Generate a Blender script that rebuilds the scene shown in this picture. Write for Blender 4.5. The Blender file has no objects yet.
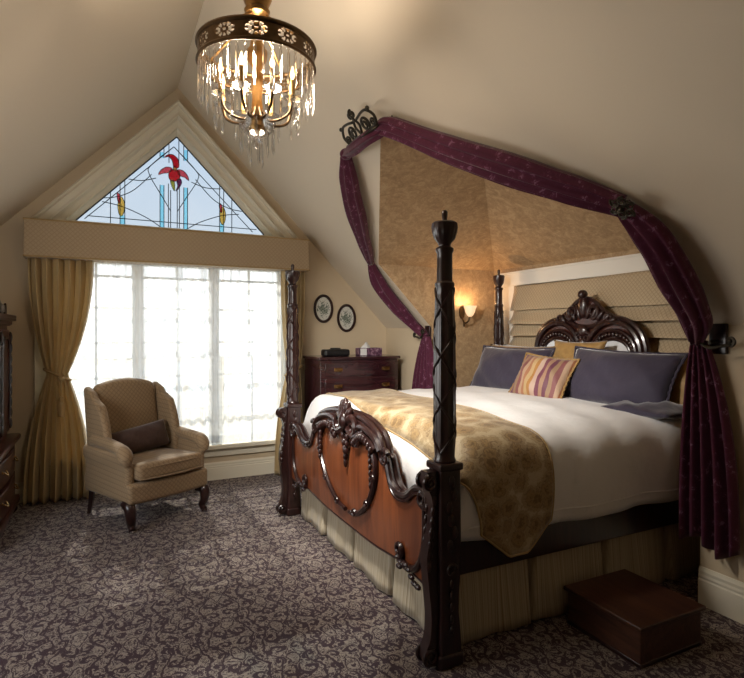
import bpy, math, random
from mathutils import Vector, Matrix
random.seed(7)
PI = math.pi
scn = bpy.context.scene
COL = scn.collection

# ------------------------------------------------------------------ node helpers
class NT:
    def __init__(s, name):
        s.m = bpy.data.materials.new(name); s.m.use_nodes = True
        s.t = s.m.node_tree; s.t.nodes.clear()
        s.out = s.t.nodes.new('ShaderNodeOutputMaterial')
    def n(s, kind, **kw):
        x = s.t.nodes.new(kind)
        for k, v in kw.items(): setattr(x, k, v)
        return x
    def l(s, a, b): s.t.links.new(a, b)
    def val(s, sock, v):
        if isinstance(v, (int, float)): sock.default_value = v
        elif isinstance(v, tuple): sock.default_value = v
        else: s.l(v, sock)
    def math(s, op, a, b=None, c=None):
        x = s.n('ShaderNodeMath', operation=op)
        s.val(x.inputs[0], a)
        if b is not None: s.val(x.inputs[1], b)
        if c is not None: s.val(x.inputs[2], c)
        return x.outputs[0]
    def coords(s):
        tc = s.n('ShaderNodeTexCoord'); sp = s.n('ShaderNodeSeparateXYZ')
        s.l(tc.outputs['Object'], sp.inputs[0])
        return tc.outputs['Object'], sp.outputs[0], sp.outputs[1], sp.outputs[2]
    def comb(s, x, y, z=0.0):
        c = s.n('ShaderNodeCombineXYZ')
        s.val(c.inputs[0], x); s.val(c.inputs[1], y); s.val(c.inputs[2], z)
        return c.outputs[0]
    def noise(s, vec, scale, detail=3, rough=.55, dist=0, w=None):
        x = s.n('ShaderNodeTexNoise')
        if w is not None:
            x.noise_dimensions = '4D'; s.val(x.inputs['W'], w)
        s.l(vec, x.inputs['Vector'])
        x.inputs['Scale'].default_value = scale; x.inputs['Detail'].default_value = detail
        x.inputs['Roughness'].default_value = rough; x.inputs['Distortion'].default_value = dist
        return x.outputs['Fac']
    def ramp(s, fac, stops, interp='LINEAR'):
        r = s.n('ShaderNodeValToRGB'); r.color_ramp.interpolation = interp
        e = r.color_ramp.elements
        while len(e) < len(stops): e.new(.5)
        for i, (p, c) in enumerate(stops):
            e[i].position = p; e[i].color = (c[0], c[1], c[2], 1)
        s.val(r.inputs[0], fac)
        return r.outputs[0]
    def mixc(s, f, a, b):
        x = s.n('ShaderNodeMix', data_type='RGBA')
        s.val(x.inputs[0], f)
        s.val(x.inputs[6], a + (1,) if isinstance(a, tuple) else a)
        s.val(x.inputs[7], b + (1,) if isinstance(b, tuple) else b)
        return x.outputs[2]
    def bump(s, h, strength=.3, dist=.01):
        b = s.n('ShaderNodeBump'); b.inputs['Strength'].default_value = strength
        b.inputs['Distance'].default_value = dist; s.l(h, b.inputs['Height'])
        return b.outputs[0]
    def prin(s, col, rough=.6, metal=0, normal=None, sheen=0, coat=0, spec=.5):
        p = s.n('ShaderNodeBsdfPrincipled')
        s.val(p.inputs['Base Color'], col + (1,) if isinstance(col, tuple) else col)
        s.val(p.inputs['Roughness'], rough); p.inputs['Metallic'].default_value = metal
        p.inputs['Specular IOR Level'].default_value = spec
        if sheen:
            p.inputs['Sheen Weight'].default_value = sheen; p.inputs['Sheen Roughness'].default_value = .4
        if coat: p.inputs['Coat Weight'].default_value = coat; p.inputs['Coat Roughness'].default_value = .12
        if normal is not None: s.l(normal, p.inputs['Normal'])
        return p.outputs[0]
    def mixs(s, f, a, b):
        x = s.n('ShaderNodeMixShader'); s.val(x.inputs[0], f); s.l(a, x.inputs[1]); s.l(b, x.inputs[2])
        return x.outputs[0]
    def done(s, sh): s.l(sh, s.out.inputs[0]); return s.m

def plain(name, col, rough=.5, metal=0, var=.12, scale=12, bump=.15, sheen=0, coat=0, spec=.5):
    t = NT(name); v, x, y, z = t.coords()
    n = t.noise(v, scale, 4)
    c = t.mixc(n, tuple(q * (1 - var) for q in col), tuple(min(1, q * (1 + var)) for q in col))
    return t.done(t.prin(c, rough, metal, t.bump(n, bump, .004), sheen, coat, spec))

def damask(t, u, v, k, detail=2.0, seed=0.0):
    """centred, mirror-symmetric pattern value; u, v in tile units"""
    cu = t.math('COSINE', t.math('MULTIPLY', u, PI)); cv = t.math('COSINE', t.math('MULTIPLY', v, PI))
    sv = t.math('SINE', t.math('MULTIPLY', v, PI))
    c2u = t.math('COSINE', t.math('MULTIPLY', u, 2 * PI)); s2v = t.math('SINE', t.math('MULTIPLY', v, 2 * PI))
    a = t.comb(t.math('MULTIPLY', cu, cv), t.math('MULTIPLY', cu, sv), t.math('ADD', t.math('MULTIPLY', c2u, .6), seed))
    return t.noise(a, k, detail, .5, .6, w=t.math('MULTIPLY', s2v, .5))

def make_wood(name, dark, light, rough=.3, axis='z', coat=.4, scale=3):
    t = NT(name); v, x, y, z = t.coords()
    st = {'z': (6, 6, .7), 'x': (.7, 6, 6), 'y': (6, .7, 6)}[axis]
    vec = t.comb(t.math('MULTIPLY', x, st[0]), t.math('MULTIPLY', y, st[1]), t.math('MULTIPLY', z, st[2]))
    n = t.noise(vec, scale, 6, .6, 1.2)
    c = t.ramp(n, [(.3, dark), (.7, light)])
    return t.done(t.prin(c, rough, 0, t.bump(n, .08, .003), coat=coat))

def make_diamond(name, a, b, p=.045, mode='xz', rough=.8, line=.13, sheen=.2, p2=None):
    t = NT(name); v, x, y, z = t.coords()
    if mode == 'xz': U, W = x, z
    elif mode == 'yz': U, W = y, z
    else:
        U = t.math('MULTIPLY_ADD', y, .55, x); W = t.math('MULTIPLY_ADD', y, -.6, z)
    s1 = t.math('ADD', U, W); s2 = t.math('SUBTRACT', U, W)
    f = []
    for q in (s1, s2):
        fr = t.math('FRACT', t.math('DIVIDE', q, p))
        f.append(t.math('ABSOLUTE', t.math('SUBTRACT', fr, .5)))
    m = t.math('MAXIMUM', f[0], f[1])
    l = t.ramp(m, [(.5 - line, (0, 0, 0)), (.5, (1, 1, 1))])
    n = t.noise(v, 120, 2)
    c = t.mixc(l, a, b); c = t.mixc(t.math('MULTIPLY', n, .35), c, tuple(q * .55 for q in a))
    return t.done(t.prin(c, rough, 0, t.bump(t.math('SUBTRACT', 1.0, m), .35, .006), sheen))

# ------------------------------------------------------------------ materials
M = {}
def paint(name, col, s=2.0):
    t = NT(name); v, x, y, z = t.coords()
    n = t.noise(v, 60, 3)
    return t.done(t.prin(col, .75, 0, t.bump(n, .05, .002), spec=.25))
M['wall'] = paint('wall_paint', (.62, .51, .36))
M['ceil'] = paint('ceiling_paint', (.72, .63, .50))
M['trimw'] = paint('cream_trim_paint', (.80, .75, .62))
M['white'] = paint('white_trim_paint', (.80, .77, .70))

def carpet():
    t = NT('patterned_carpet'); v, x, y, z = t.coords()
    wob = t.noise(v, 11, 2); wob2 = t.noise(v, 13, 2, w=3.0)
    xx = t.math('MULTIPLY_ADD', t.math('SUBTRACT', wob, .5), .07, x)
    yy = t.math('MULTIPLY_ADD', t.math('SUBTRACT', wob2, .5), .07, y)
    u = t.math('DIVIDE', xx, .215); w = t.math('DIVIDE', yy, .29)
    colm = t.math('FLOOR', u); half = t.math('MULTIPLY', t.math('ABSOLUTE', t.math('MODULO', colm, 2.0)), .5)
    fu = t.math('ABSOLUTE', t.math('SUBTRACT', t.math('FRACT', u), .5)); fv = t.math('FRACT', t.math('ADD', w, half))
    def step(val, lo, hi): return t.ramp(val, [(lo, (0, 0, 0)), (hi, (1, 1, 1))])
    def scroll(cx_, cy_, sgn, ph, rad):
        dx = t.math('SUBTRACT', fu, cx_); dy = t.math('MULTIPLY', t.math('SUBTRACT', fv, cy_), 1.36)
        r = t.math('SQRT', t.math('ADD', t.math('MULTIPLY', dx, dx), t.math('MULTIPLY', dy, dy)))
        th = t.math('MULTIPLY', t.math('ARCTAN2', dy, dx), sgn)
        sp = t.math('MULTIPLY_ADD', t.math('COSINE', t.math('ADD', t.math('MULTIPLY_ADD', r, 34.0, ph), th)), .5, .5)
        inside = t.math('SUBTRACT', 1.0, step(r, rad, rad + .015))
        return t.math('SUBTRACT', 1.0, t.math('MULTIPLY', inside, t.math('SUBTRACT', 1.0, step(sp, .42, .58))))
    m = scroll(.20, .20, 1.0, 0.0, .19)
    m = t.math('MULTIPLY', m, scroll(.33, .52, -1.0, 1.5, .15)); m = t.math('MULTIPLY', m, scroll(.20, .82, 1.0, 3.0, .15)); m = t.math('MULTIPLY', m, scroll(.05, .04, -1.0, .5, .12)); m = t.math('MULTIPLY', m, scroll(.42, .28, -1.0, 2.0, .11)); m = t.math('MULTIPLY', m, scroll(.43, .80, 1.0, 4.0, .11))
    ex = t.math('DIVIDE', fu, .15); ey = t.math('DIVIDE', t.math('SUBTRACT', fv, .5), .20)
    el = t.math('ADD', t.math('POWER', ex, 1.4), t.math('MULTIPLY', ey, ey))
    m = t.math('MULTIPLY', m, step(t.math('ABSOLUTE', t.math('SUBTRACT', el, .9)), .10, .18))
    leaf = t.noise(t.comb(fu, fv, colm), 13, 2, .5, 1.2)
    m = t.math('MULTIPLY', m, step(t.math('ABSOLUTE', t.math('SUBTRACT', leaf, .5)), .040, .058))
    stem = t.math('ABSOLUTE', t.math('SUBTRACT', fu, t.math('MULTIPLY_ADD', t.math('COSINE', t.math('MULTIPLY', fv, 2 * PI)), .10, .37)))
    m = t.math('MULTIPLY', m, step(stem, .020, .030))
    big = t.noise(v, 300, 2)
    light = t.mixc(big, (.25, .205, .17), (.37, .31, .26))
    c = t.mixc(m, (.052, .030, .037), light)
    return t.done(t.prin(c, .95, 0, t.bump(t.math('ADD', t.math('MULTIPLY', m, .6), big), .5, .006), .15, spec=.1))
M['carpet'] = carpet()

def wallpaper():
    t = NT('tan_damask_wallpaper'); v, x, y, z = t.coords()
    n = t.noise(v, 11, 5, .62, 1.4); n2 = t.noise(v, 26, 3, .6, 2.0)
    s = t.math('ADD', t.math('MULTIPLY', n, .6), t.math('MULTIPLY', n2, .4))
    c = t.ramp(s, [(.38, (.34, .225, .125)), (.50, (.43, .295, .165)), (.60, (.52, .375, .22))])
    return t.done(t.prin(c, .7, 0, t.bump(s, .15, .004), spec=.3))
M['paper'] = wallpaper()
M['mahog'] = make_wood('dark_mahogany', (.010, .004, .004), (.034, .011, .009), .30, coat=.2)
M['mahog2'] = make_wood('red_mahogany', (.030, .008, .006), (.09, .025, .015), .30, coat=.2)
M['panelwood'] = make_wood('flame_mahogany_veneer', (.085, .021, .009), (.26, .075, .025), .28, 'z', .5, 1.6)
M['stoolwood'] = make_wood('brown_step_wood', (.028, .010, .007), (.10, .040, .022), .4, 'y', .2, 4)
M['dresserwood'] = make_wood('plum_mahogany', (.020, .006, .009), (.062, .018, .021), .22, 'x', .5)
M['chairfab'] = make_diamond('tan_diamond_upholstery', (.33, .225, .125), (.20, .13, .07), .036, 'mix')
M['pelmetfab'] = make_diamond('pelmet_diamond_fabric', (.50, .385, .25), (.40, .29, .18), .038, 'xz', line=.16)
M['shadefab'] = make_diamond('roman_shade_fabric', (.50, .39, .25), (.30, .215, .125), .034, 'yz')
M['bolster'] = plain('brown_crushed_velvet', (.060, .030, .022), .8, 0, .5, 40, .6, .3)
M['iron'] = plain('wrought_iron', (.045, .038, .028), .38, .8, .3, 60, .3)
M['brass'] = plain('antique_brass', (.34, .20, .075), .32, 1, .3, 30, .2)
M['bronze'] = plain('aged_bronze', (.11, .068, .034), .42, .9, .4, 40, .3)
M['silver'] = plain('aged_pewter', (.24, .22, .20), .35, .9, .5, 40, .6)
M['blackplastic'] = plain('black_plastic', (.012, .012, .013), .35)
M['candle'] = plain('amber_candle_sleeve', (.70, .42, .13), .5)

def cloth(name, a, b=None, rough=.85, sheen=.3, scale=25, trans=0, bump=.25, weave=True):
    t = NT(name); v, x, y, z = t.coords()
    n = t.noise(v, scale, 4)
    c = t.mixc(n, a, b or tuple(q * .8 for q in a))
    nb = t.bump(t.noise(v, 9, 3), bump, .02)
    sh = t.prin(c, rough, 0, nb, sheen, spec=.3)
    if trans:
        tr = t.n('ShaderNodeBsdfTranslucent'); t.val(tr.inputs[0], c); sh = t.mixs(trans, sh, tr.outputs[0])
    return t.done(sh)
M['duvet'] = cloth('white_cotton_bedspread', (.84, .83, .82), (.80, .79, .79), scale=4, bump=.35)
M['sheetfab'] = cloth('white_mattress_ticking', (.75, .74, .72))
M['navy'] = cloth('dark_plum_satin', (.045, .037, .062), (.032, .026, .046), .72, .6, bump=.3)
M['goldfab'] = cloth('gold_brocade', (.42, .26, .09), (.22, .12, .04), .5, .3, 30)
M['whitepillow'] = cloth('white_pillow_cotton', (.8, .8, .8))
M['curtain'] = cloth('gold_satin_curtain', (.70, .55, .31), (.62, .48, .26), .42, .3, 3, .28)
M['cord'] = cloth('gold_cord', (.45, .31, .14), None, .7)
def skirt():
    t = NT('striped_bed_skirt'); v, x, y, z = t.coords()
    s = t.math('ADD', x, y)
    n = t.noise(t.comb(s, 0.0, 0.0), 95, 3, .7)
    c = t.ramp(n, [(.35, (.26, .20, .13)), (.5, (.44, .37, .26)), (.62, (.54, .47, .35))])
    return t.done(t.prin(c, .85, 0, t.bump(n, .2, .004), .2, spec=.2))
M['skirt'] = skirt()
def runner():
    t = NT('gold_floral_runner'); v, x, y, z = t.coords()
    vo = t.n('ShaderNodeTexVoronoi', feature='F1'); t.l(v, vo.inputs['Vector'])
    vo.inputs['Scale'].default_value = 10.5; vo.inputs['Randomness'].default_value = .8
    n = t.noise(v, 38, 4, .65, 1.2)
    petal = t.math('ADD', vo.outputs['Distance'], t.math('MULTIPLY', t.math('SUBTRACT', n, .5), .75))
    c = t.ramp(petal, [(.18, (.17, .10, .038)), (.34, (.36, .235, .10)), (.42, (.19, .12, .055)), (.52, (.42, .31, .17)), (.60, (.30, .21, .10)), (.70, (.50, .40, .25))])
    c = t.mixc(t.ramp(n, [(.46, (0, 0, 0)), (.66, (.40, .40, .40))]), c, (.36, .24, .11))
    return t.done(t.prin(c, .6, 0, t.bump(n, .3, .005), .3))
M['runner'] = runner()
def velvet():
    t = NT('burgundy_patterned_drape'); v, x, y, z = t.coords()
    vo = t.n('ShaderNodeTexVoronoi', feature='F1'); t.l(v, vo.inputs['Vector']); vo.inputs['Scale'].default_value = 19
    n = t.noise(v, 45, 3, .6, 1)
    p = t.math('ADD', t.math('MULTIPLY', vo.outputs['Distance'], .5), t.math('MULTIPLY', t.noise(v, 24, 3, .6, 2.5), .9))
    c = t.ramp(p, [(.47, (.32, .14, .23)), (.55, (.125, .028, .060)), (.72, (.090, .018, .042))])
    b = t.prin(c, .75, 0, t.bump(n, .3, .004), .35, spec=.2)
    tr = t.n('ShaderNodeBsdfTranslucent'); t.val(tr.inputs[0], (.20, .03, .08, 1))
    return t.done(t.mixs(.22, b, tr.outputs[0]))
M['drape'] = velvet()
def stripes():
    t = NT('multicolour_striped_cushion'); v, x, y, z = t.coords()
    n = t.noise(v, 60, 3)
    f = t.math('FRACT', t.math('ADD', t.math('MULTIPLY', x, 3.1), t.math('MULTIPLY_ADD', n, .012, .5)))
    c = t.ramp(f, [(0, (0.204, 0.066, 0.065)), (.10, (0.422, 0.277, 0.180)), (.19, (0.340, 0.145, 0.072)), (.27, (0.462, 0.317, 0.158)), (.38, (0.374, 0.178, 0.050)),
                   (.47, (0.476, 0.330, 0.259)), (.60, (0.163, 0.046, 0.072)), (.70, (0.340, 0.198, 0.122)), (.80, (0.136, 0.040, 0.065)), (.90, (0.286, 0.178, 0.101))], 'CONSTANT')
    return t.done(t.prin(c, .6, 0, t.bump(n, .4, .004), .3))
M['stripe'] = stripes()
def sheer():
    t = NT('white_sheer_voile'); v, x, y, z = t.coords()
    lw = t.n('ShaderNodeLayerWeight'); lw.inputs[0].default_value = .35
    st = t.noise(t.comb(t.math('MULTIPLY', x, 1.0), 0.0, t.math('MULTIPLY', z, .06)), 9, 4, .7)
    op = t.math('ADD', t.math('ADD', t.math('MULTIPLY', lw.outputs['Facing'], .35), .40), t.math('MULTIPLY', t.ramp(st, [(.32, (0, 0, 0)), (.68, (1, 1, 1))]), .42))
    d = t.n('ShaderNodeBsdfDiffuse'); d.inputs[0].default_value = (.80, .80, .80, 1)
    tr = t.n('ShaderNodeBsdfTranslucent'); tr.inputs[0].default_value = (.92, .92, .92, 1)
    ts = t.n('ShaderNodeBsdfTransparent')
    return t.done(t.mixs(op, ts.outputs[0], t.mixs(.5, d.outputs[0], tr.outputs[0])))
M['sheer'] = sheer()
def tint(name, col, gloss=.04):
    t = NT(name)
    ts = t.n('ShaderNodeBsdfTransparent'); ts.inputs[0].default_value = col + (1,)
    g = t.n('ShaderNodeBsdfGlossy'); g.inputs['Roughness'].default_value = .05
    return t.done(t.mixs(gloss, ts.outputs[0], g.outputs[0]))
M['pane'] = tint('clear_window_glass', (.93, .95, .95))
GL = .54
M['gl_pale'] = tint('pale_blue_leaded_glass', (GL * .93, GL * .98, GL * 1.02))
M['gl_cyan'] = tint('aqua_leaded_glass', (.62, .93, 1.0))
M['gl_red'] = tint('ruby_leaded_glass', (.72, .07, .12))
M['gl_pink'] = tint('pink_leaded_glass', (.80, .26, .30))
M['gl_amber'] = tint('amber_leaded_glass', (.85, .66, .28))
M['gl_plum'] = tint('plum_leaded_glass', (.35, .08, .25))
M['gl_green'] = tint('olive_leaded_glass', (.60, .58, .22))
M['lead'] = plain('lead_came', (.03, .05, .06), .5, .4)
def crystal():
    t = NT('cut_crystal')
    fr = t.n('ShaderNodeFresnel'); fr.inputs[0].default_value = 1.55
    g = t.n('ShaderNodeBsdfGlossy'); g.inputs['Roughness'].default_value = .14
    rf = t.n('ShaderNodeBsdfRefraction'); rf.inputs['IOR'].default_value = 1.45; rf.inputs['Roughness'].default_value = .02
    ts = t.n('ShaderNodeBsdfTransparent'); ts.inputs[0].default_value = (.93, .93, .93, 1)
    b = t.mixs(.35, ts.outputs[0], rf.outputs[0])
    return t.done(t.mixs(t.math('MULTIPLY', fr.outputs[0], .55), b, g.outputs[0]))
M['crystal'] = crystal()
def emit(name, col, s):
    t = NT(name); e = t.n('ShaderNodeEmission'); e.inputs[0].default_value = col + (1,); e.inputs[1].default_value = s
    return t.done(e.outputs[0])
M['flame'] = emit('glowing_candle_bulb', (1, .66, .30), 9)
def lampglass():
    t = NT('glowing_frosted_shade'); e = t.n('ShaderNodeEmission'); e.inputs[0].default_value = (1, .66, .36, 1); e.inputs[1].default_value = 1.6
    p = t.prin((.9, .8, .65), .4)
    return t.done(t.mixs(.6, p, e.outputs[0]))
M['lampshade'] = lampglass()
M['insert'] = plain('cream_upholstered_panel', (.72, .72, .74), .35, 0, .05)
M['paperart'] = None
def botanic():
    t = NT('botanical_print'); v, x, y, z = t.coords()
    n = t.noise(v, 26, 3, .6, 2.2)
    r = t.math('SQRT', t.math('ADD', t.math('POWER', t.math('DIVIDE', x, .055), 2.0), t.math('POWER', t.math('DIVIDE', z, .085), 2.0)))
    k = t.math('SUBTRACT', n, t.math('MULTIPLY', r, .16))
    c = t.ramp(k, [(.36, (.66, .66, .60)), (.40, (.10, .13, .10)), (.55, (.22, .26, .21)), (.62, (.6, .6, .56))])
    return t.done(t.prin(c, .25))
M['print'] = botanic()
def tissue_side():
    t = NT('purple_floral_tissue_box'); v, x, y, z = t.coords()
    n = t.noise(v, 45, 3)
    c = t.ramp(n, [(.4, (.06, .02, .05)), (.55, (.20, .09, .15)), (.65, (.35, .25, .3))])
    return t.done(t.prin(c, .5))
M['tbox'] = tissue_side()

# ------------------------------------------------------------------ mesh helpers
class B:
    def __init__(s): s.v = []; s.f = []
    def add(s, vs, fs):
        o = len(s.v); s.v += [tuple(p) for p in vs]; s.f += [tuple(i + o for i in f) for f in fs]
        return s
    def box(s, x0, x1, y0, y1, z0, z1):
        vs = [(x, y, z) for x in (x0, x1) for y in (y0, y1) for z in (z0, z1)]
        return s.add(vs, [(0, 1, 3, 2), (4, 6, 7, 5), (0, 4, 5, 1), (2, 3, 7, 6), (0, 2, 6, 4), (1, 5, 7, 3)])
    def rbox(s, c, h, r, n=6, fn=None, k=3):
        """rounded box: centre c, half sizes h, corner radius r, n subdivisions on faces"""
        r = min(r, min(h) * .999)
        def ticks(hh):
            a = [-hh + r * (1 - math.cos(i / k * PI / 2)) * 1.0 for i in range(k)]
            a = [-hh + r * (i / k) for i in range(k)]
            mid = [-(hh - r) + (2 * (hh - r)) * i / n for i in range(n + 1)]
            b = [hh - r + r * ((i + 1) / k) for i in range(k)]
            return a + mid + b
        T = [ticks(q) for q in h]; idx = {}; vs = []; fs = []
        def vid(i, j, l):
            key = (i, j, l)
            if key in idx: return idx[key]
            p = (T[0][i], T[1][j], T[2][l])
            q = [max(-(h[a] - r), min(h[a] - r, p[a])) for a in range(3)]
            d = [p[a] - q[a] for a in range(3)]; L = math.sqrt(sum(e * e for e in d)) or 1
            p = [q[a] + d[a] / L * r for a in range(3)]
            if fn: p = fn(*p)
            idx[key] = len(vs); vs.append((p[0] + c[0], p[1] + c[1], p[2] + c[2])); return idx[key]
        N = [len(t) - 1 for t in T]
        for a in range(3):
            b, e = (a + 1) % 3, (a + 2) % 3
            for side in (0, N[a]):
                for i in range(N[b]):
                    for j in range(N[e]):
                        q = []
                        for (di, dj) in ((0, 0), (1, 0), (1, 1), (0, 1)):
                            k3 = [0, 0, 0]; k3[a] = side; k3[b] = i + di; k3[e] = j + dj
                            q.append(vid(*k3))
                        if side == 0: q.reverse()
                        fs.append(tuple(q))
        return s.add(vs, fs)
    def lathe(s, prof, c=(0, 0, 0), n=20, mod=None, cap=True):
        vs = []; fs = []
        for (r, z) in prof:
            for i in range(n):
                a = 2 * PI * i / n; rr = r * (mod(a, z) if mod else 1)
                vs.append((c[0] + rr * math.cos(a), c[1] + rr * math.sin(a), c[2] + z))
        for j in range(len(prof) - 1):
            for i in range(n):
                k = (i + 1) % n
                fs.append((j * n + i, j * n + k, (j + 1) * n + k, (j + 1) * n + i))
        if cap:
            fs.append(tuple(range(n - 1, -1, -1))); fs.append(tuple((len(prof) - 1) * n + i for i in range(n)))
        return s.add(vs, fs)
    def sweep(s, path, sec, up=(0, 0, 1), closed=False, cap=True):
        """sec(i, t) -> list of (a, b) offsets along side and up vectors"""
        P = [Vector(p) for p in path]; n = len(P); vs = []; fs = []; m = None
        prev = None
        for i, p in enumerate(P):
            if closed: d = P[(i + 1) % n] - P[i - 1]
            else: d = P[min(i + 1, n - 1)] - P[max(i - 1, 0)]
            d.normalize()
            u = Vector(up) if prev is None else prev
            u = u - d * u.dot(d)
            if u.length < 1e-4: u = Vector((1, 0, 0)) - d * d.x
            if u.length < 1e-4: u = Vector((0, 1, 0))
            u.normalize(); prev = u; w = d.cross(u)
            S = sec(i, i / (n - 1)); m = len(S)
            for (a, b) in S: vs.append(p + w * a + u * b)
        rng = n if closed else n - 1
        for i in range(rng):
            for j in range(m):
                k = (j + 1) % m; i2 = (i + 1) % n
                fs.append((i * m + j, i * m + k, i2 * m + k, i2 * m + j))
        if cap and not closed:
            fs.append(tuple(range(m - 1, -1, -1))); fs.append(tuple((n - 1) * m + i for i in range(m)))
        return s.add(vs, fs)
    def tube(s, path, r, n=8, closed=False, up=(0, 0, 1), flat=1.0):
        N = len(path)
        def sec(i, t):
            rr = r(t) if callable(r) else (r[i] if isinstance(r, (list, tuple)) else r)
            return [(rr * math.cos(2 * PI * k / n), rr * flat * math.sin(2 * PI * k / n)) for k in range(n)]
        return s.sweep(path, sec, up, closed)
    def ball(s, c, r, n=10, m=6, rot=None):
        if isinstance(r, (int, float)): r = (r, r, r)
        vs = []; fs = []
        R = rot or Matrix.Identity(3)
        for j in range(m + 1):
            ph = PI * j / m
            for i in range(n):
                a = 2 * PI * i / n
                p = R @ Vector((r[0] * math.sin(ph) * math.cos(a), r[1] * math.sin(ph) * math.sin(a), r[2] * math.cos(ph)))
                vs.append((c[0] + p.x, c[1] + p.y, c[2] + p.z))
        for j in range(m):
            for i in range(n):
                k = (i + 1) % n; fs.append((j * n + i, (j + 1) * n + i, (j + 1) * n + k, j * n + k))
        return s.add(vs, fs)
    def grid(s, fn, nu, nv):
        vs = [fn(i / nu, j / nv) for j in range(nv + 1) for i in range(nu + 1)]
        fs = [(j * (nu + 1) + i, j * (nu + 1) + i + 1, (j + 1) * (nu + 1) + i + 1, (j + 1) * (nu + 1) + i) for j in range(nv) for i in range(nu)]
        return s.add(vs, fs)
    def prism(s, pts, a0, a1, axis='x'):
        """pts: 2-D outline; axis x: (y, z), y: (x, z), z: (x, y)"""
        def mk(p, a): return {'x': (a, p[0], p[1]), 'y': (p[0], a, p[1]), 'z': (p[0], p[1], a)}[axis]
        n = len(pts); vs = [mk(p, a0) for p in pts] + [mk(p, a1) for p in pts]
        fs = [tuple(range(n)), tuple(range(2 * n - 1, n - 1, -1))]
        fs += [(i, (i + 1) % n, (i + 1) % n + n, i + n) for i in range(n)]
        return s.add(vs, fs)
    def spiral(s, c, U, V, r0, r1, a0, a1, tr0, tr1, n=22):
        """tapering scroll in the plane U, V"""
        U = Vector(U); V = Vector(V); c = Vector(c); pts = []
        for i in range(n + 1):
            t = i / n; r = r0 + (r1 - r0) * t; a = a0 + (a1 - a0) * t
            pts.append(c + U * r * math.cos(a) + V * r * math.sin(a))
        return s.tube(pts, lambda t: tr0 + (tr1 - tr0) * t, 7, up=U.cross(V))

ORG = {}
def build(name, b, mat, parent=None, origin=None, smooth=True, bevel=0, solid=0, subsurf=0, kind=None, auto=True, label=None):
    """link the mesh builder's shape (world coordinates) as one object"""
    if parent is not None: o0 = ORG[parent.name]
    elif origin is not None: o0 = Vector(origin)
    else:
        xs, ys, zs = zip(*b.v); o0 = Vector(((min(xs) + max(xs)) / 2, (min(ys) + max(ys)) / 2, min(zs)))
    if isinstance(b, B): vv = [(p[0] - o0.x, p[1] - o0.y, p[2] - o0.z) for p in b.v]
    me = bpy.data.meshes.new(name); me.from_pydata(vv, [], b.f); me.update()
    import bmesh
    bm = bmesh.new(); bm.from_mesh(me); bmesh.ops.recalc_face_normals(bm, faces=bm.faces); bm.to_mesh(me); bm.free()
    o = bpy.data.objects.new(name, me); COL.objects.link(o)
    me.materials.append(M[mat] if isinstance(mat, str) else mat)
    if smooth:
        for p in me.polygons: p.use_smooth = True
        if auto:
            me.set_sharp_from_angle(angle=math.radians(42))
    if bevel:
        m = o.modifiers.new('b', 'BEVEL'); m.width = bevel; m.segments = 2; m.limit_method = 'ANGLE'; m.angle_limit = math.radians(40)
    if solid:
        m = o.modifiers.new('s', 'SOLIDIFY'); m.thickness = solid; m.offset = 0
    if subsurf:
        m = o.modifiers.new('ss', 'SUBSURF'); m.levels = subsurf; m.render_levels = subsurf
    if parent is not None: o.parent = parent
    else: o.location = o0
    ORG[o.name] = o0
    if kind: o['kind'] = kind
    if label: o['label'] = label
    return o
def thing(name, loc, label, cat, group=None):
    o = bpy.data.objects.new(name, None); COL.objects.link(o); o.location = loc; o.empty_display_size = .1
    ORG[o.name] = Vector(loc); return tag(o, label, cat, group)
def tag(o, label, cat, group=None):
    o['label'] = label; o['category'] = cat
    if group: o['group'] = group
    return o
def struct(name, b, mat, **k): return build(name, b, mat, kind='structure', smooth=k.pop('smooth', False), **k)
def kids(o): return [c for c in bpy.data.objects if c.parent == o]
def dup(root, loc, rotz=0, label=None, group=None):
    def cp(o, par):
        c = o.copy(); COL.objects.link(c); c.parent = par
        for ch in kids(o): cp(ch, c)
        return c
    r = cp(root, None); r.location = loc; r.rotation_euler = (0, 0, rotz)
    if label: r['label'] = label
    if group: r['group'] = group
    return r
def interp(tab, t):
    for (a, x), (b, y) in zip(tab, tab[1:]):
        if t <= b:
            q = (t - a) / (b - a) if b > a else 0; q = max(0, min(1, q)); q = q * q * (3 - 2 * q)
            return x + (y - x) * q
    return tab[-1][1]
def cat(pts, sub=6, closed=False):
    """Catmull-Rom through points"""
    P = [Vector(p) for p in pts]; n = len(P); out = []
    rng = n if closed else n - 1
    for i in range(rng):
        if closed: p0, p1, p2, p3 = P[i - 1], P[i], P[(i + 1) % n], P[(i + 2) % n]
        else: p0, p1, p2, p3 = P[max(i - 1, 0)], P[i], P[i + 1], P[min(i + 2, n - 1)]
        for k in range(sub):
            t = k / sub
            out.append(.5 * ((2 * p1) + (p2 - p0) * t + (2 * p0 - 5 * p1 + 4 * p2 - p3) * t * t + (3 * p1 - p0 - 3 * p2 + p3) * t ** 3))
    if not closed: out.append(P[-1])
    return out

# ------------------------------------------------------------------ room shell
RX, RZ, SL = .62, 3.755, 1.02            # ridge x, height, slope of the ceilings
YB, YF = 5.45, -2.2                      # window gable, gable behind the camera
KX = 2.85; KZ = RZ - SL * (KX - RX)      # right knee wall
LX = -1.25; LZ = RZ - SL * (RX - LX)
AY0, AY1, AX, AE, AR, AM = 1.84, 4.50, 3.61, 2.07, 2.74, 3.17   # bed alcove
EX = RX + (RZ - AE) / SL; PX = RX + (RZ - AR) / SL; HX = 2.43
def zs(x): return RZ - SL * abs(x - RX)

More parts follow.
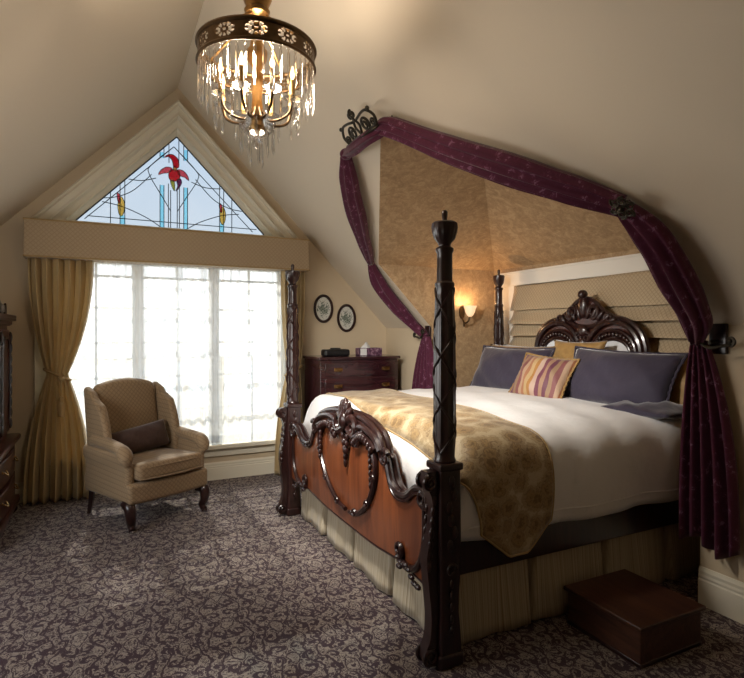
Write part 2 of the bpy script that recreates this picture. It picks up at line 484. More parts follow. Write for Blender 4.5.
b = B(); b.box(LX, KX, YF, YB, -.05, 0); b.box(KX, AX, AY0, AY1, -.05, 0); struct('floor', b, 'carpet', origin=(0, 0, 0))
b = B(); b.add([(RX, YF, RZ), (RX, YB, RZ), (LX, YB, LZ), (LX, YF, LZ)], [(0, 1, 2, 3)]); struct('ceiling_left', b, 'ceil', origin=(0, 0, 0))
b = B()
b.add([(RX, YF, RZ), (KX, YF, KZ), (KX, AY0, KZ), (EX, AY0, AE), (PX, AM, AR), (EX, AY1, AE), (KX, AY1, KZ), (KX, YB, KZ), (RX, YB, RZ), (RX, AM, RZ)],
      [(0, 1, 2, 3, 4, 9), (9, 4, 5, 6, 7, 8)])
struct('ceiling_right', b, 'ceil', origin=(0, 0, 0))
b = B()
b.add([(KX, YF, 0), (KX, AY0, 0), (KX, AY0, KZ), (KX, YF, KZ), (KX, AY1, 0), (KX, YB, 0), (KX, YB, KZ), (KX, AY1, KZ)], [(0, 1, 2, 3), (4, 5, 6, 7)])
struct('wall_right', b, 'wall', origin=(0, 0, 0))
LW = (2.1, 3.9, .75, 1.75)  # opening for the added out-of-view window that lets in side fill
b = B(); b.add([(LX, y, z) for y, z in ((YF, 0), (YB, 0), (YB, LZ), (YF, LZ), (LW[0], LW[2]), (LW[1], LW[2]), (LW[1], LW[3]), (LW[0], LW[3]))], [(0, 1, 5, 4), (1, 2, 6, 5), (2, 3, 7, 6), (3, 0, 4, 7)]); struct('wall_left', b, 'wall', origin=(0, 0, 0))
# gable wall with the two window openings
WX0, WX1, WZ0, WZ1 = -.42, 1.66, .35, 2.12
TB, TA, TH = 2.42, 3.47, (3.47 - 2.42) / 1.03       # triangle opening base, apex, half width
T0, T1 = RX - TH, RX + TH
b = B(); V = [(LX, 0), (KX, 0), (KX, KZ), (RX, RZ), (LX, LZ), (WX0, WZ0), (WX1, WZ0), (WX1, WZ1), (WX0, WZ1), (T0, TB), (T1, TB), (RX, TA)]
V = [(x, YB, z) for x, z in V]
b.add(V, [(0, 1, 6, 5), (1, 2, 7, 6), (0, 5, 8, 4), (8, 7, 10, 9), (2, 10, 7), (4, 8, 9), (2, 3, 11, 10), (3, 4, 9, 11)])
struct('wall_back', b, 'wall', origin=(0, 0, 0))
# gable wall behind the camera with its window
b = B(); b.add([(x, YF, z) for x, z in ((LX, 0), (KX, 0), (KX, KZ), (RX, RZ), (LX, LZ))], [(0, 1, 2, 3, 4)])
struct('wall_front', b, 'wall', origin=(0, 0, 0))
# alcove
b = B(); b.add([(EX, AY1, AE), (AX, AY1, AE), (AX, AY1, 0), (KX, AY1, 0), (KX, AY1, KZ)], [(0, 1, 2, 3, 4)]); struct('wall_alcove_far', b, 'paper', origin=(0, 0, 0))
b = B(); b.add([(EX, AY0, AE), (AX, AY0, AE), (AX, AY0, 0), (KX, AY0, 0), (KX, AY0, KZ)], [(0, 1, 2, 3, 4)]); struct('wall_alcove_near', b, 'paper', origin=(0, 0, 0))
b = B(); b.add([(AX, AY0, 0), (AX, AY1, 0), (AX, AY1, AE), (AX, AY0, AE)], [(0, 1, 2, 3)]); struct('wall_alcove_head', b, 'paper', origin=(0, 0, 0))
for nm, q in (('ceiling_alcove_far', [(EX, AY1, AE), (AX, AY1, AE), (HX, AM, AR), (PX, AM, AR)]),
              ('ceiling_alcove_near', [(EX, AY0, AE), (AX, AY0, AE), (HX, AM, AR), (PX, AM, AR)]),
              ('ceiling_alcove_head', [(AX, AY1, AE), (AX, AY0, AE), (HX, AM, AR)])):
    b = B(); b.add(q, [tuple(range(len(q)))]); struct(nm, b, 'paper', origin=(0, 0, 0))

def baseboard(name, p0, p1, nrm, h=.17, mat='trimw'):
    """moulded skirting from p0 to p1, nrm points into the room"""
    prof = [(0, 0), (.018, 0), (.018, h * .66), (.013, h * .70), (.016, h * .76), (.012, h * .82), (.014, h * .90), (.006, h), (0, h)]
    b = B(); vs = []
    for p in (p0, p1):
        for (o, z) in prof: vs.append((p[0] + nrm[0] * o, p[1] + nrm[1] * o, z))
    n = len(prof); b.add(vs, [(i, (i + 1) % n, (i + 1) % n + n, i + n) for i in range(n)] + [tuple(range(n)), tuple(range(2 * n - 1, n - 1, -1))])
    return struct(name, b, mat)
baseboard('baseboard_back', (LX, YB - .001), (KX, YB - .001), (0, -1))
baseboard('baseboard_right', (KX - .001, YF), (KX - .001, AY0), (-1, 0), .20)
baseboard('baseboard_right_far', (KX - .001, AY1), (KX - .001, YB - .02), (-1, 0), .17)
baseboard('baseboard_left', (LX + .001, YF), (LX + .001, YB), (1, 0))
# triangular casing (stepped moulding) and splayed reveal
def tri_ring(b, a0, y0, a1, y1, zb):
    """band between two concentric triangles given by apex height; base at zb"""
    vs = []
    for a, y in ((a0, y0), (a1, y1)):
        h = (a - zb) / 1.03; vs += [(RX - h, y, zb), (RX, y, a), (RX + h, y, zb)]
    b.add(vs, [(0, 1, 4, 3), (1, 2, 5, 4)])
b = B(); steps = [(3.625, YB), (3.625, YB - .05), (3.605, YB - .062), (3.585, YB - .05), (3.578, YB - .025), (3.51, YB - .018), (3.50, YB - .040), (3.478, YB - .045), (3.465, YB - .02), (3.460, YB + .02), (3.41, YB + .035), (3.40, YB + .02), (3.385, YB + .02), (3.375, YB + .06), (3.318, YB + .10)]
for (a, y), (c, d) in zip(steps, steps[1:]): tri_ring(b, a, y, c, d, 2.40)
struct('trim_1', b, 'trimw')
b = B(); b.box(T0 - .02, T1 + .02, YB - .02, YB + .11, 2.36, 2.42); struct('trim_2', b, 'trimw', bevel=.006)
# main window: casing, sill, frames with glazing bars, panes
b = B()
b.box(WX0 - .12, WX0, YB - .03, YB + .14, WZ0, WZ1); b.box(WX1, WX1 + .12, YB - .03, YB + .14, WZ0, WZ1); b.box(WX0 - .12, WX1 + .12, YB - .03, YB + .14, WZ1 - .02, WZ1 + .1)
w1 = struct('window_1', b, 'trimw', bevel=.005)
b = B(); N = 3; W = (WX1 - WX0) / N
for i in range(N):
    x0 = WX0 + i * W; x1 = x0 + W; y0, y1 = YB + .06, YB + .11
    b.box(x0, x0 + .05, y0, y1, WZ0, WZ1); b.box(x1 - .05, x1, y0, y1, WZ0, WZ1); b.box(x0, x1, y0, y1, WZ0, WZ0 + .07); b.box(x0, x1, y0, y1, WZ1 - .06, WZ1)
    b.box((x0 + x1) / 2 - .011, (x0 + x1) / 2 + .011, y0 + .01, y1 - .01, WZ0, WZ1)
    for z in (.70, 1.02, 1.34, 1.66, 1.95): b.box(x0, x1, y0 + .01, y1 - .01, z - .011, z + .011)
build('window_frame', b, 'white', w1, smooth=False)
b = B(); b.box(WX0, WX1, YB + .083, YB + .087, WZ0, WZ1); build('glass_pane', b, 'pane', w1, smooth=False)
b = B(); b.box(WX0 - .14, WX1 + .14, YB - .085, YB + .12, WZ0 - .04, WZ0); b.box(WX0 - .10, WX1 + .10, YB - .03, YB, WZ0 - .12, WZ0 - .04)
struct('trim_3', b, 'trimw', bevel=.006)
# unseen window, added in the left wall to brighten bed and floor
b = B()
for y in (LW[0], (LW[0] + LW[1]) / 2 - .02, LW[1] - .04): b.box(LX - .06, LX - .02, y, y + .04, LW[2], LW[3])
for z in (LW[2], (LW[2] + LW[3]) / 2, LW[3] - .04): b.box(LX - .06, LX - .02, LW[0], LW[1], z, z + .04)
struct('added_side_window', b, 'white')

# ------------------------------------------------------------------ stained glass (triangular window)
GY = YB + .095
GB, GA = 2.425, 3.318; GH = (GA - GB) / 1.03
def tz(x): return GA - 1.03 * abs(x - RX)
w2 = B(); w2.add([(RX - GH, GY, GB), (RX + GH, GY, GB), (RX, GY, GA), (RX - GH, GY + .004, GB), (RX + GH, GY + .004, GB), (RX, GY + .004, GA)], [(0, 1, 2), (5, 4, 3), (0, 3, 4, 1), (1, 4, 5, 2), (2, 5, 3, 0)])
w2 = struct('window_2', w2, 'gl_pale')
def leadline(b, pts, r=.0042, sub=8):
    P = [p for p in cat([(x, GY - .004, z) for x, z in pts], sub)] if len(pts) > 2 else [Vector((x, GY - .004, z)) for x, z in pts]
    P = [p for p in P if p.z <= tz(p.x) + .002]
    if len(P) > 1: b.tube(P, r, 6)
b = B(); cx = RX - .025
for dx in (-.125, -.09, -.05, .05, .09, .125):
    if abs(dx) in (.05,): leadline(b, [(cx + dx, GB), (cx + dx, 2.86)]); leadline(b, [(cx + dx * .9, 3.06), (cx + dx * .9, tz(cx + dx * .9))])
    else: leadline(b, [(cx + dx, GB), (cx + dx, 2.84)]); leadline(b, [(cx + dx, 3.10), (cx + dx, tz(cx + dx))])
leadline(b, [(cx - .03, GB), (cx - .03, 2.80)]); leadline(b, [(cx + .03, GB), (cx + .03, 2.80)])
for s in (-1, 1):
    leadline(b, [(cx, 3.22), (cx + s * .20, 3.02), (cx + s * .22, 2.93), (cx + s * .10, 2.72), (cx + s * .03, 2.60)], sub=10)
    leadline(b, [(cx, 3.22), (cx + s * .62, 2.60), (cx + s * .76, 2.46)])
    for dx in (.43, .47, .55): leadline(b, [(cx + s * dx, GB), (cx + s * dx, tz(cx + s * dx))])
    leadline(b, [(cx + s * .16, 2.90), (cx + s * .30, 2.86), (cx + s * .48, 2.87)], sub=8)
    leadline(b, [(cx + s * .20, 2.93), (cx + s * .36, 2.76), (cx + s * .52, 2.68), (cx + s * .68, 2.66)], sub=8)
    leadline(b, [(cx + s * .62, 2.63), (cx + s * .45, 2.60), (cx + s * .25, 2.52), (cx + s * .12, 2.44)], sub=8)
leadline(b, [(cx - .80, 2.49), (cx, 2.49), (cx + .80, 2.49)])
h = (GA - GB) / 1.03
leadline(b, [(RX - GH, GB), (RX, GA)], .006); leadline(b, [(RX + GH, GB), (RX, GA)], .006); leadline(b, [(RX - GH, GB), (RX + GH, GB)], .006)
build('lead_came', b, 'lead', w2)
def petal(name, outline, mat, dy=.006, out=True):
    P = cat([(x, 0, z) for x, z in outline], 5, True)
    b = B(); b.prism([(p.x, p.z) for p in P], GY - dy, GY - dy - .003, 'y'); o = build(name, b, mat, w2, smooth=False)
    l = B(); l.tube([(p.x, GY - dy - .002, p.z) for p in P], .0032, 5, closed=True); build('petal_outline', l, 'lead', o)
def PT(pts, ox=cx, oz=2.96, k=.82): return [(ox + x * k, oz + z * k) for x, z in pts]
petal('upper_petal', PT([(0, .07), (-.02, .15), (-.06, .19), (-.10, .18), (-.075, .21), (-.02, .225), (.035, .19), (.055, .14), (.05, .08)]), 'gl_red')
petal('left_petal', PT([(-.02, .06), (-.08, .07), (-.14, .03), (-.17, -.03), (-.12, -.01), (-.05, .01)]), 'gl_pink')
petal('right_petal', PT([(.04, .05), (.10, .05), (.15, 0), (.165, -.06), (.12, -.03), (.06, -.01)]), 'gl_pink')
petal('centre_petal', PT([(-.035, .04), (-.06, -.02), (-.04, -.08), (.02, -.085), (.065, -.04), (.06, .03), (.02, .05)]), 'gl_red', .008)
petal('flower_throat', PT([(.0, .09), (-.008, .05), (.02, .03), (.03, .07)]), 'gl_amber', .011)
petal('lower_petal', PT([(-.04, -.085), (-.02, -.16), (.005, -.20), (.01, -.15), (.0, -.085)]), 'gl_green', .008)
petal('side_leaf', PT([(.03, -.08), (.07, -.05), (.085, -.10), (.05, -.17), (.02, -.20), (.04, -.14)]), 'gl_plum', .008)
for s, m in ((-1, 'gl_amber'), (1, 'gl_amber')):
    petal('tulip_bud', PT([(0, .09), (-.028, .03), (-.022, -.06), (0, -.09), (.022, -.05), (.028, .03)], cx + s * .46, 2.60, 1.0), m)
    petal('bud_sepal', PT([(-.01, .10), (-.035, .12), (-.03, .05), (-.01, .03)], cx + s * .46, 2.60, 1.0), 'gl_pink', .010)
for s in (-1, 1):
    for (xa, xb, za) in ((.09, .125, 2.84), ):
        b = B(); b.box(cx + min(s * xa, s * xb), cx + max(s * xa, s * xb), GY - .005, GY - .002, GB, za); build('aqua_strip', b, 'gl_cyan', w2, smooth=False)
        b = B(); b.box(cx + min(s * xa, s * xb), cx + max(s * xa, s * xb), GY - .005, GY - .002, 3.10, tz(cx + s * xb) - .01); build('aqua_strip', b, 'gl_cyan', w2, smooth=False)
    b = B(); b.box(cx + min(s * .43, s * .47), cx + max(s * .43, s * .47), GY - .004, GY - .001, GB, 2.52); build('aqua_strip', b, 'gl_cyan', w2, smooth=False)

# alcove window: white casing and dark pane behind the roman shade
b = B(); y0, y1, zt = 2.05, 4.36, 2.02
b.box(AX - .035, AX, y0, y1, zt - .13, zt); b.box(AX - .035, AX, y0, y0 + .12, .9, zt - .13); b.box(AX - .035, AX, y1 - .22, y1, .9, zt - .13)
b.box(AX - .045, AX, y0 - .01, y1 + .01, zt - .012, zt + .008)
struct('window_3', b, 'white', bevel=.004)
# roman shade with soft stacked folds
b = B()
fold = []; z = 1.885
fold.append((AX - .055, z))
for k, hh in enumerate((.20, .125, .11, .11, .11, .11, .11)):
    zb = z - hh
    for i in range(1, 9):
        t = i / 8; bulge = .085 * (t ** 1.3) * (1 if k else .6)
        fold.append((AX - .055 - bulge * math.sin(min(1, t * 1.0) * PI * .62), z - hh * t - (.040 * math.sin(t * PI * .5))))
    fold.append((AX - .058, zb + .004)); z = zb
ny = 30
def shfn(u, v):
    i = v * (len(fold) - 1); k = int(min(i, len(fold) - 2)); f = i - k
    x = fold[k][0] * (1 - f) + fold[k + 1][0] * f; zz = fold[k][1] * (1 - f) + fold[k + 1][1] * f
    yy = y0 + .13 + (y1 - y0 - .365) * u
    return (x + .004 * math.sin(u * 17 + v * 9), yy, zz + .006 * math.sin(u * 6 + k * .4))
b.grid(shfn, ny, len(fold) - 1)
o = build('roman_shade', b, 'shadefab', solid=.006); tag(o, 'beige diamond patterned roman shade in soft folds behind the headboard', 'window shade')

# ------------------------------------------------------------------ pelmet and curtains
px0, px1 = -.60, 1.86
b = B(); b.rbox(((px0 + px1) / 2, 5.335, 2.217), ((px1 - px0) / 2, .105, .158), .016, 4)
r = thing('window_pelmet', ((px0 + px1) / 2, 5.335, 2.06), 'padded beige diamond-quilted pelmet box across the top of the big window', 'pelmet')
build('padded_box', b, 'pelmetfab', r)
b = B()
for z in (2.066, 2.368): b.tube([(px0, 5.43, z), (px0, 5.232, z), (px1, 5.232, z), (px1, 5.43, z)], .008, 6)
build('piping', b, 'cord', r)

def tied_curtain(name, label, top, tie, bot, zt, ztie, zb, y, nf, tass_x, seed):
    r = thing(name, ((bot[0] + bot[1]) / 2, y, 0), label, 'curtain')
    rnd = random.Random(seed); ph = [rnd.uniform(-.5, .5) for _ in range(8)]
    def fn(u, v):
        z = zt + (zb - zt) * v; tt = (zt - ztie) / (zt - zb)
        if v < tt:
            q = v / tt; e = q ** 2.2
            a = top[0] + (tie[0] - top[0]) * e; c = top[1] + (tie[1] - top[1]) * e
            amp = .040 * (1 - .5 * e)
        else:
            q = (v - tt) / (1 - tt); e = 1 - (1 - q) ** 2.2
            a = tie[0] + (bot[0] - tie[0]) * e; c = tie[1] + (bot[1] - tie[1]) * e
            amp = .020 + .034 * e
        w = u * nf * 2 * PI + .9 * math.sin(u * 7 + ph[0]) * .5 + .25 * math.sin(v * 5 + u * 3 + ph[1])
        sh = math.sin(w)
        yy = y + amp * (sh + .3 * math.sin(w * 2 + ph[2])) - .03 * math.exp(-((v - tt) * 9) ** 2) * math.sin(u * PI)
        return (a + (c - a) * u + .006 * math.sin(w * 2), yy, z)
    b = B(); b.grid(fn, nf * 12, 46)
    build('curtain_panel', b, 'curtain', r, solid=.004, auto=False)
    b = B(); n = 24; P = []
    cxm = (tie[0] + tie[1]) / 2; hw = (tie[1] - tie[0]) / 2 + .02
    for i in range(n): a = 2 * PI * i / n; P.append((cxm + hw * math.cos(a), y + .055 * math.sin(a), ztie + .05 * math.cos(a) * (-1 if tass_x > cxm - .001 else 1)))
    b.tube(P, .011, 8, closed=True)
    tb = build('tieback_cord', b, 'cord', r)
    b = B(); tx = tass_x
    b.tube([(tx - .01, y - .06, ztie - .02), (tx, y - .066, ztie - .10), (tx, y - .062, ztie - .2)], .005, 6)
    b.ball((tx, y - .064, ztie - .03), .024); b.lathe([(.004, 0), (.016, -.01), (.02, -.03), (.012, -.045), (.02, -.06), (.026, -.17), (.002, -.172)], (tx, y - .063, ztie - .18), 14, lambda a, z: 1 + .12 * math.sin(9 * a))
    build('tassel', b, 'cord', tb)
tied_curtain('gold_curtain', 'gold satin curtain gathered by a tasselled cord at the left of the window', (-.575, -.09), (-.44, -.285), (-.60, -.11), 2.075, 1.08, .012, 5.325, 6, -.33, 3)
tied_curtain('gold_curtain', 'narrow gold satin curtain at the right of the window, behind the carved bedpost', (1.59, 1.84), (1.655, 1.79), (1.525, 1.82), 2.075, 1.05, .012, 5.325, 6, 1.69, 5)

def sheer_panel(x0, x1, label, seed):
    rnd = random.Random(seed); a = [rnd.uniform(0, 6) for _ in range(6)]
    nf = int((x1 - x0) / .085)
    def fn(u, v):
        z = 2.07 + (.352 - 2.07) * v
        w = u * nf * 2 * PI + 1.6 * math.sin(u * 5 + a[0]) + 1.1 * math.sin(u * 13 + a[3]) + .3 * math.sin(v * 3 + a[1] + u * 4)
        amp = .014 + .008 * math.sin(u * 9 + a[4])
        return (x0 + (x1 - x0) * u + .010 * math.sin(w * .5 + a[2]) * v, 5.402 + amp * math.sin(w), z)
    b = B(); b.grid(fn, nf * 10, 24)
    o = build('sheer_curtain', b, 'sheer', auto=False)
    return tag(o, label, 'sheer curtain')
sheer_panel(-.40, .66, 'white sheer curtain behind the armchair, covering the left half of the window', 1)
sheer_panel(.61, 1.68, 'white sheer curtain covering the right half of the window, nearer the bed', 2)

# garden wall outside, seen faintly through the sheers
b = B(); b.box(-4, 6, 8.0, 8.3, -1.2, .55)
for i in range(21): b.box(-4 + i * .5, -3.93 + i * .5, 8.1, 8.2, .55, 1.0)
b.box(-4, 6, 8.08, 8.22, 1.0, 1.08)
o = build('balustrade', b, plain('pale_stone', (.75, .64, .50), .9), smooth=False); tag(o, 'pale stone balustrade outdoors, faint through the sheer curtains', 'balustrade')
b = B(); b.box(-30, 30, 5.7, 60, -1.3, -1.2); struct('ground', b, plain('pale_paving', (.5, .47, .42), .9))

# ------------------------------------------------------------------ pictures
def oval(x, z, label):
    r = thing('oval_picture', (x, YB - .01, z), label, 'picture', 'oval pictures on the gable wall')
    b = B(); n = 40
    b.sweep([(x + .098 * math.cos(2 * PI * i / n), YB - .016, z + .138 * math.sin(2 * PI * i / n)) for i in range(n)],
            lambda i, t: [(.015 * math.cos(2 * PI * k / 8), .012 * math.sin(2 * PI * k / 8)) for k in range(8)], up=(0, 1, 0), closed=True)
    build('oval_frame', b, 'mahog', r)
    b = B(); b.prism([(x + .096 * math.cos(2 * PI * i / n), z + .136 * math.sin(2 * PI * i / n)) for i in range(n)], YB - .014, YB - .004, 'y')
    build('botanical_print', b, 'print', r)
oval(2.088, 1.688, 'higher oval botanical print in a dark frame, nearer the window')
oval(2.355, 1.590, 'lower oval botanical print in a dark frame, above the clock radio and tissue box')

# ------------------------------------------------------------------ dresser with bowed front
DX0, DX1, DY0, DY1, DT = 1.87, 2.725, 4.95, 5.42, 1.195
r = thing('chest_of_drawers', ((DX0 + DX1) / 2, (DY0 + DY1) / 2, 0), 'dark mahogany bow-front chest of drawers with brass pulls between bed and window wall', 'chest of drawers')
def bow(x): q = (x - (DX0 + DX1) / 2) / ((DX1 - DX0) / 2); return .05 * max(0, 1 - q * q)
def bowbox(b, x0, x1, z0, z1, off=0, back=DY1, n=16):
    xs = [x0 + (x1 - x0) * i / n for i in range(n + 1)]
    pts = [(x, DY0 - bow(x) - off) for x in xs] + [(x1, back), (x0, back)]
    b.prism(pts, z0, z1, 'z')
b = B(); bowbox(b, DX0, DX1, .10, DT - .03)
build('carcass', b, 'dresserwood', r, bevel=.004)
b = B(); bowbox(b, DX0 - .02, DX1 + .02, DT - .03, DT, .02); build('dresser_top', b, 'dresserwood', r, bevel=.006)
zt = DT - .055
for k, hh in enumerate((.135, .155, .18, .20, .22)):
    b = B(); bowbox(b, DX0 + .04, DX1 - .04, zt - hh, zt, .014, DY0 + .02); d = build('drawer', b, 'dresserwood', r, bevel=.005)
    for sx in (DX0 + .17, DX1 - .17):
        b = B(); yy = DY0 - bow(sx) - .016; zc = zt - hh / 2
        b.rbox((sx, yy, zc), (.045, .004, .018), .004, 2)
        b.tube(cat([(sx - .03, yy - .006, zc + .006), (sx - .02, yy - .022, zc - .012), (sx + .02, yy - .022, zc - .012), (sx + .03, yy - .006, zc + .006)], 4), .0045, 6)
        build('drawer_pull', b, 'brass', d)
    zt -= hh + .018
for sx in (DX0 + .04, DX1 - .04):
    for sy in (DY0 + .02, DY1 - .04):
        b = B(); b.lathe([(.02, 0), (.028, .02), (.022, .06), (.034, .10)], (sx, sy, 0), 12); build('foot', b, 'dresserwood', r)
r = thing('clock_radio', (2.11, 5.12, DT), 'low black clock radio on the left of the chest of drawers', 'clock radio')
b = B(); b.rbox((2.10, 5.13, DT + .035), (.135, .07, .035), .02, 3); build('radio_body', b, 'blackplastic', r)
b = B(); b.rbox((2.10, 5.13, DT + .073), (.045, .04, .012), .01, 2); b.rbox((2.0, 5.065, DT + .035), (.025, .006, .022), .005, 2); b.rbox((2.2, 5.065, DT + .035), (.025, .006, .022), .005, 2)
build('control_panel', b, 'blackplastic', r)
r = thing('tissue_box', (2.47, 5.12, DT), 'purple floral tissue box with a white tissue, on the right of the chest', 'tissue box')
b = B(); b.rbox((2.475, 5.13, DT + .04), (.125, .065, .04), .006, 2); build('box_body', b, 'tbox', r)
b = B(); b.add([(2.35, 5.062, DT + .006), (2.42, 5.062, DT + .006), (2.42, 5.062, DT + .075), (2.35, 5.062, DT + .075), (2.35, 5.068, DT + .006), (2.42, 5.068, DT + .006), (2.42, 5.068, DT + .075), (2.35, 5.068, DT + .075)], [(0, 1, 2, 3), (7, 6, 5, 4), (0, 4, 5, 1), (1, 5, 6, 2), (2, 6, 7, 3), (3, 7, 4, 0)])
build('pale_label_panel', b, 'whitepillow', r)
b = B(); b.lathe([(.045, 0), (.036, .02), (.02, .035), (.010, .055), (.002, .06)], (2.44, 5.12, DT + .079), 14, lambda a, z: 1 + .3 * math.sin(3 * a + z * 40)); build('tissue', b, 'whitepillow', r)

# ------------------------------------------------------------------ armoire at the left edge
r = thing('secretary_cabinet', (-.93, 4.75, 0), 'carved dark wood two-tier cabinet standing against the left wall', 'cabinet')
b = B(); b.box(-1.22, -.66, 4.25, 5.22, .09, .58); build('lower_case', b, 'mahog2', r, bevel=.008)
def swell(x, y, z): return (x, y, z)
b = B(); b.rbox((-.93, 4.735, .60), (.315, .515, .022), .015, 3); b.rbox((-.93, 4.735, .10), (.31, .505, .03), .015, 3); build('waist_moulding', b, 'mahog2', r)
b = B(); b.box(-1.22, -.70, 4.30, 5.18, .62, 1.50); build('upper_case', b, 'mahog2', r, bevel=.006)
b = B(); prof = [(.0, 1.49), (.02, 1.50), (.03, 1.53), (.055, 1.55), (.055, 1.575), (0, 1.575)]
for (o1, z1_), (o2, z2_) in zip(prof, prof[1:]):
    if z2_ > z1_: b.box(-1.22, -.70 + max(o1, o2), 4.30 - max(o1, o2), 5.18 + max(o1, o2), z1_, z2_)
build('cornice', b, 'mahog2', r, bevel=.004)
for yy in (4.31, 4.75):
    b = B(); b.rbox((-.694, yy + .21, 1.06), (.012, .205, .40), .01, 3)
    d = build('door', b, 'mahog2', r)
    b = B(); P = cat([(-.680, yy + .05, .72), (-.680, yy + .05, 1.30), (-.680, yy + .21, 1.40), (-.680, yy + .37, 1.30), (-.680, yy + .37, .72)], 6); b.tube(P, .010, 6); build('door_moulding', b, 'mahog', d)
for yy in (5.16, 4.735):
    b = B()
    for i in range(9): z = .72 + i * .085; b.ball((-.676, yy, z), (.014, .018, .045))
    build('carved_drops', b, 'mahog', r)
for k in range(2):
    z0 = .15 + k * .215
    def f(x, y, z): return (x + .03 * math.cos(y / .46 * PI / 2), y, z)
    b = B(); b.rbox((-.668, 4.735, z0 + .095), (.02, .45, .09), .012, 8, f); d = build('drawer', b, 'mahog2', r)
    for yy in (4.5, 4.97):
        b = B(); b.tube(cat([(-.62, yy - .04, z0 + .11), (-.60, yy, z0 + .085), (-.62, yy + .04, z0 + .11)], 5), .006, 6); b.ball((-.635, yy - .04, z0 + .112), .012); b.ball((-.635, yy + .04, z0 + .112), .012)
        build('drawer_pull', b, 'brass', d)
for sx, sy in ((-.67, 4.28), (-.67, 5.19), (-1.19, 4.28), (-1.19, 5.19)):
    b = B(); b.lathe([(.026, 0), (.04, .02), (.036, .05), (.045, .08)], (sx, sy, 0), 12); build('foot', b, 'mahog', r)
r = thing('figurine', (-.78, 5.02, 1.575), 'dark pewter seated figurine on top of the cabinet at the left edge', 'figurine')
b = B(); c = (-.76, 4.98, 1.575)
b.rbox((c[0], c[1], c[2] + .012), (.055, .06, .012), .006, 2); build('plinth', b, 'mahog', r)
b = B(); b.tube([(c[0], c[1], c[2] + .02), (c[0] + .005, c[1], c[2] + .08), (c[0], c[1], c[2] + .13), (c[0], c[1], c[2] + .155)], [.052, .045, .038, .018], 12)
b.ball((c[0] + .005, c[1], c[2] + .185), (.024, .022, .03))
b.tube([(c[0], c[1] - .035, c[2] + .13), (c[0] + .03, c[1] - .045, c[2] + .09), (c[0] + .05, c[1] - .01, c[2] + .07)], [.015, .013, .010], 8)
b.tube([(c[0], c[1] + .035, c[2] + .13), (c[0] + .03, c[1] + .05, c[2] + .09), (c[0] + .05, c[1] + .02, c[2] + .07)], [.015, .013, .010], 8)
b.tube([(c[0] + .02, c[1] - .025, c[2] + .05), (c[0] + .055, c[1] - .03, c[2] + .06), (c[0] + .06, c[1] - .03, c[2] + .02)], [.022, .018, .012], 8)
b.tube([(c[0] + .02, c[1] + .025, c[2] + .05), (c[0] + .055, c[1] + .03, c[2] + .06), (c[0] + .06, c[1] + .03, c[2] + .02)], [.022, .018, .012], 8)
build('seated_figure', b, 'silver', r)
r = thing('picture_stand', (-.70, 5.13, 1.575), 'small dark easel-backed ornament behind the pewter figurine', 'ornament')
b = B(); b.prism([(5.09, 1.576), (5.17, 1.576), (5.165, 1.64), (5.13, 1.67), (5.095, 1.64)], -.715, -.70, 'x'); build('plaque', b, 'mahog', r, bevel=.002)
b = B(); b.tube([(-.715, 5.13, 1.64), (-.76, 5.13, 1.577)], .004, 6); build('easel_leg', b, 'mahog', r)

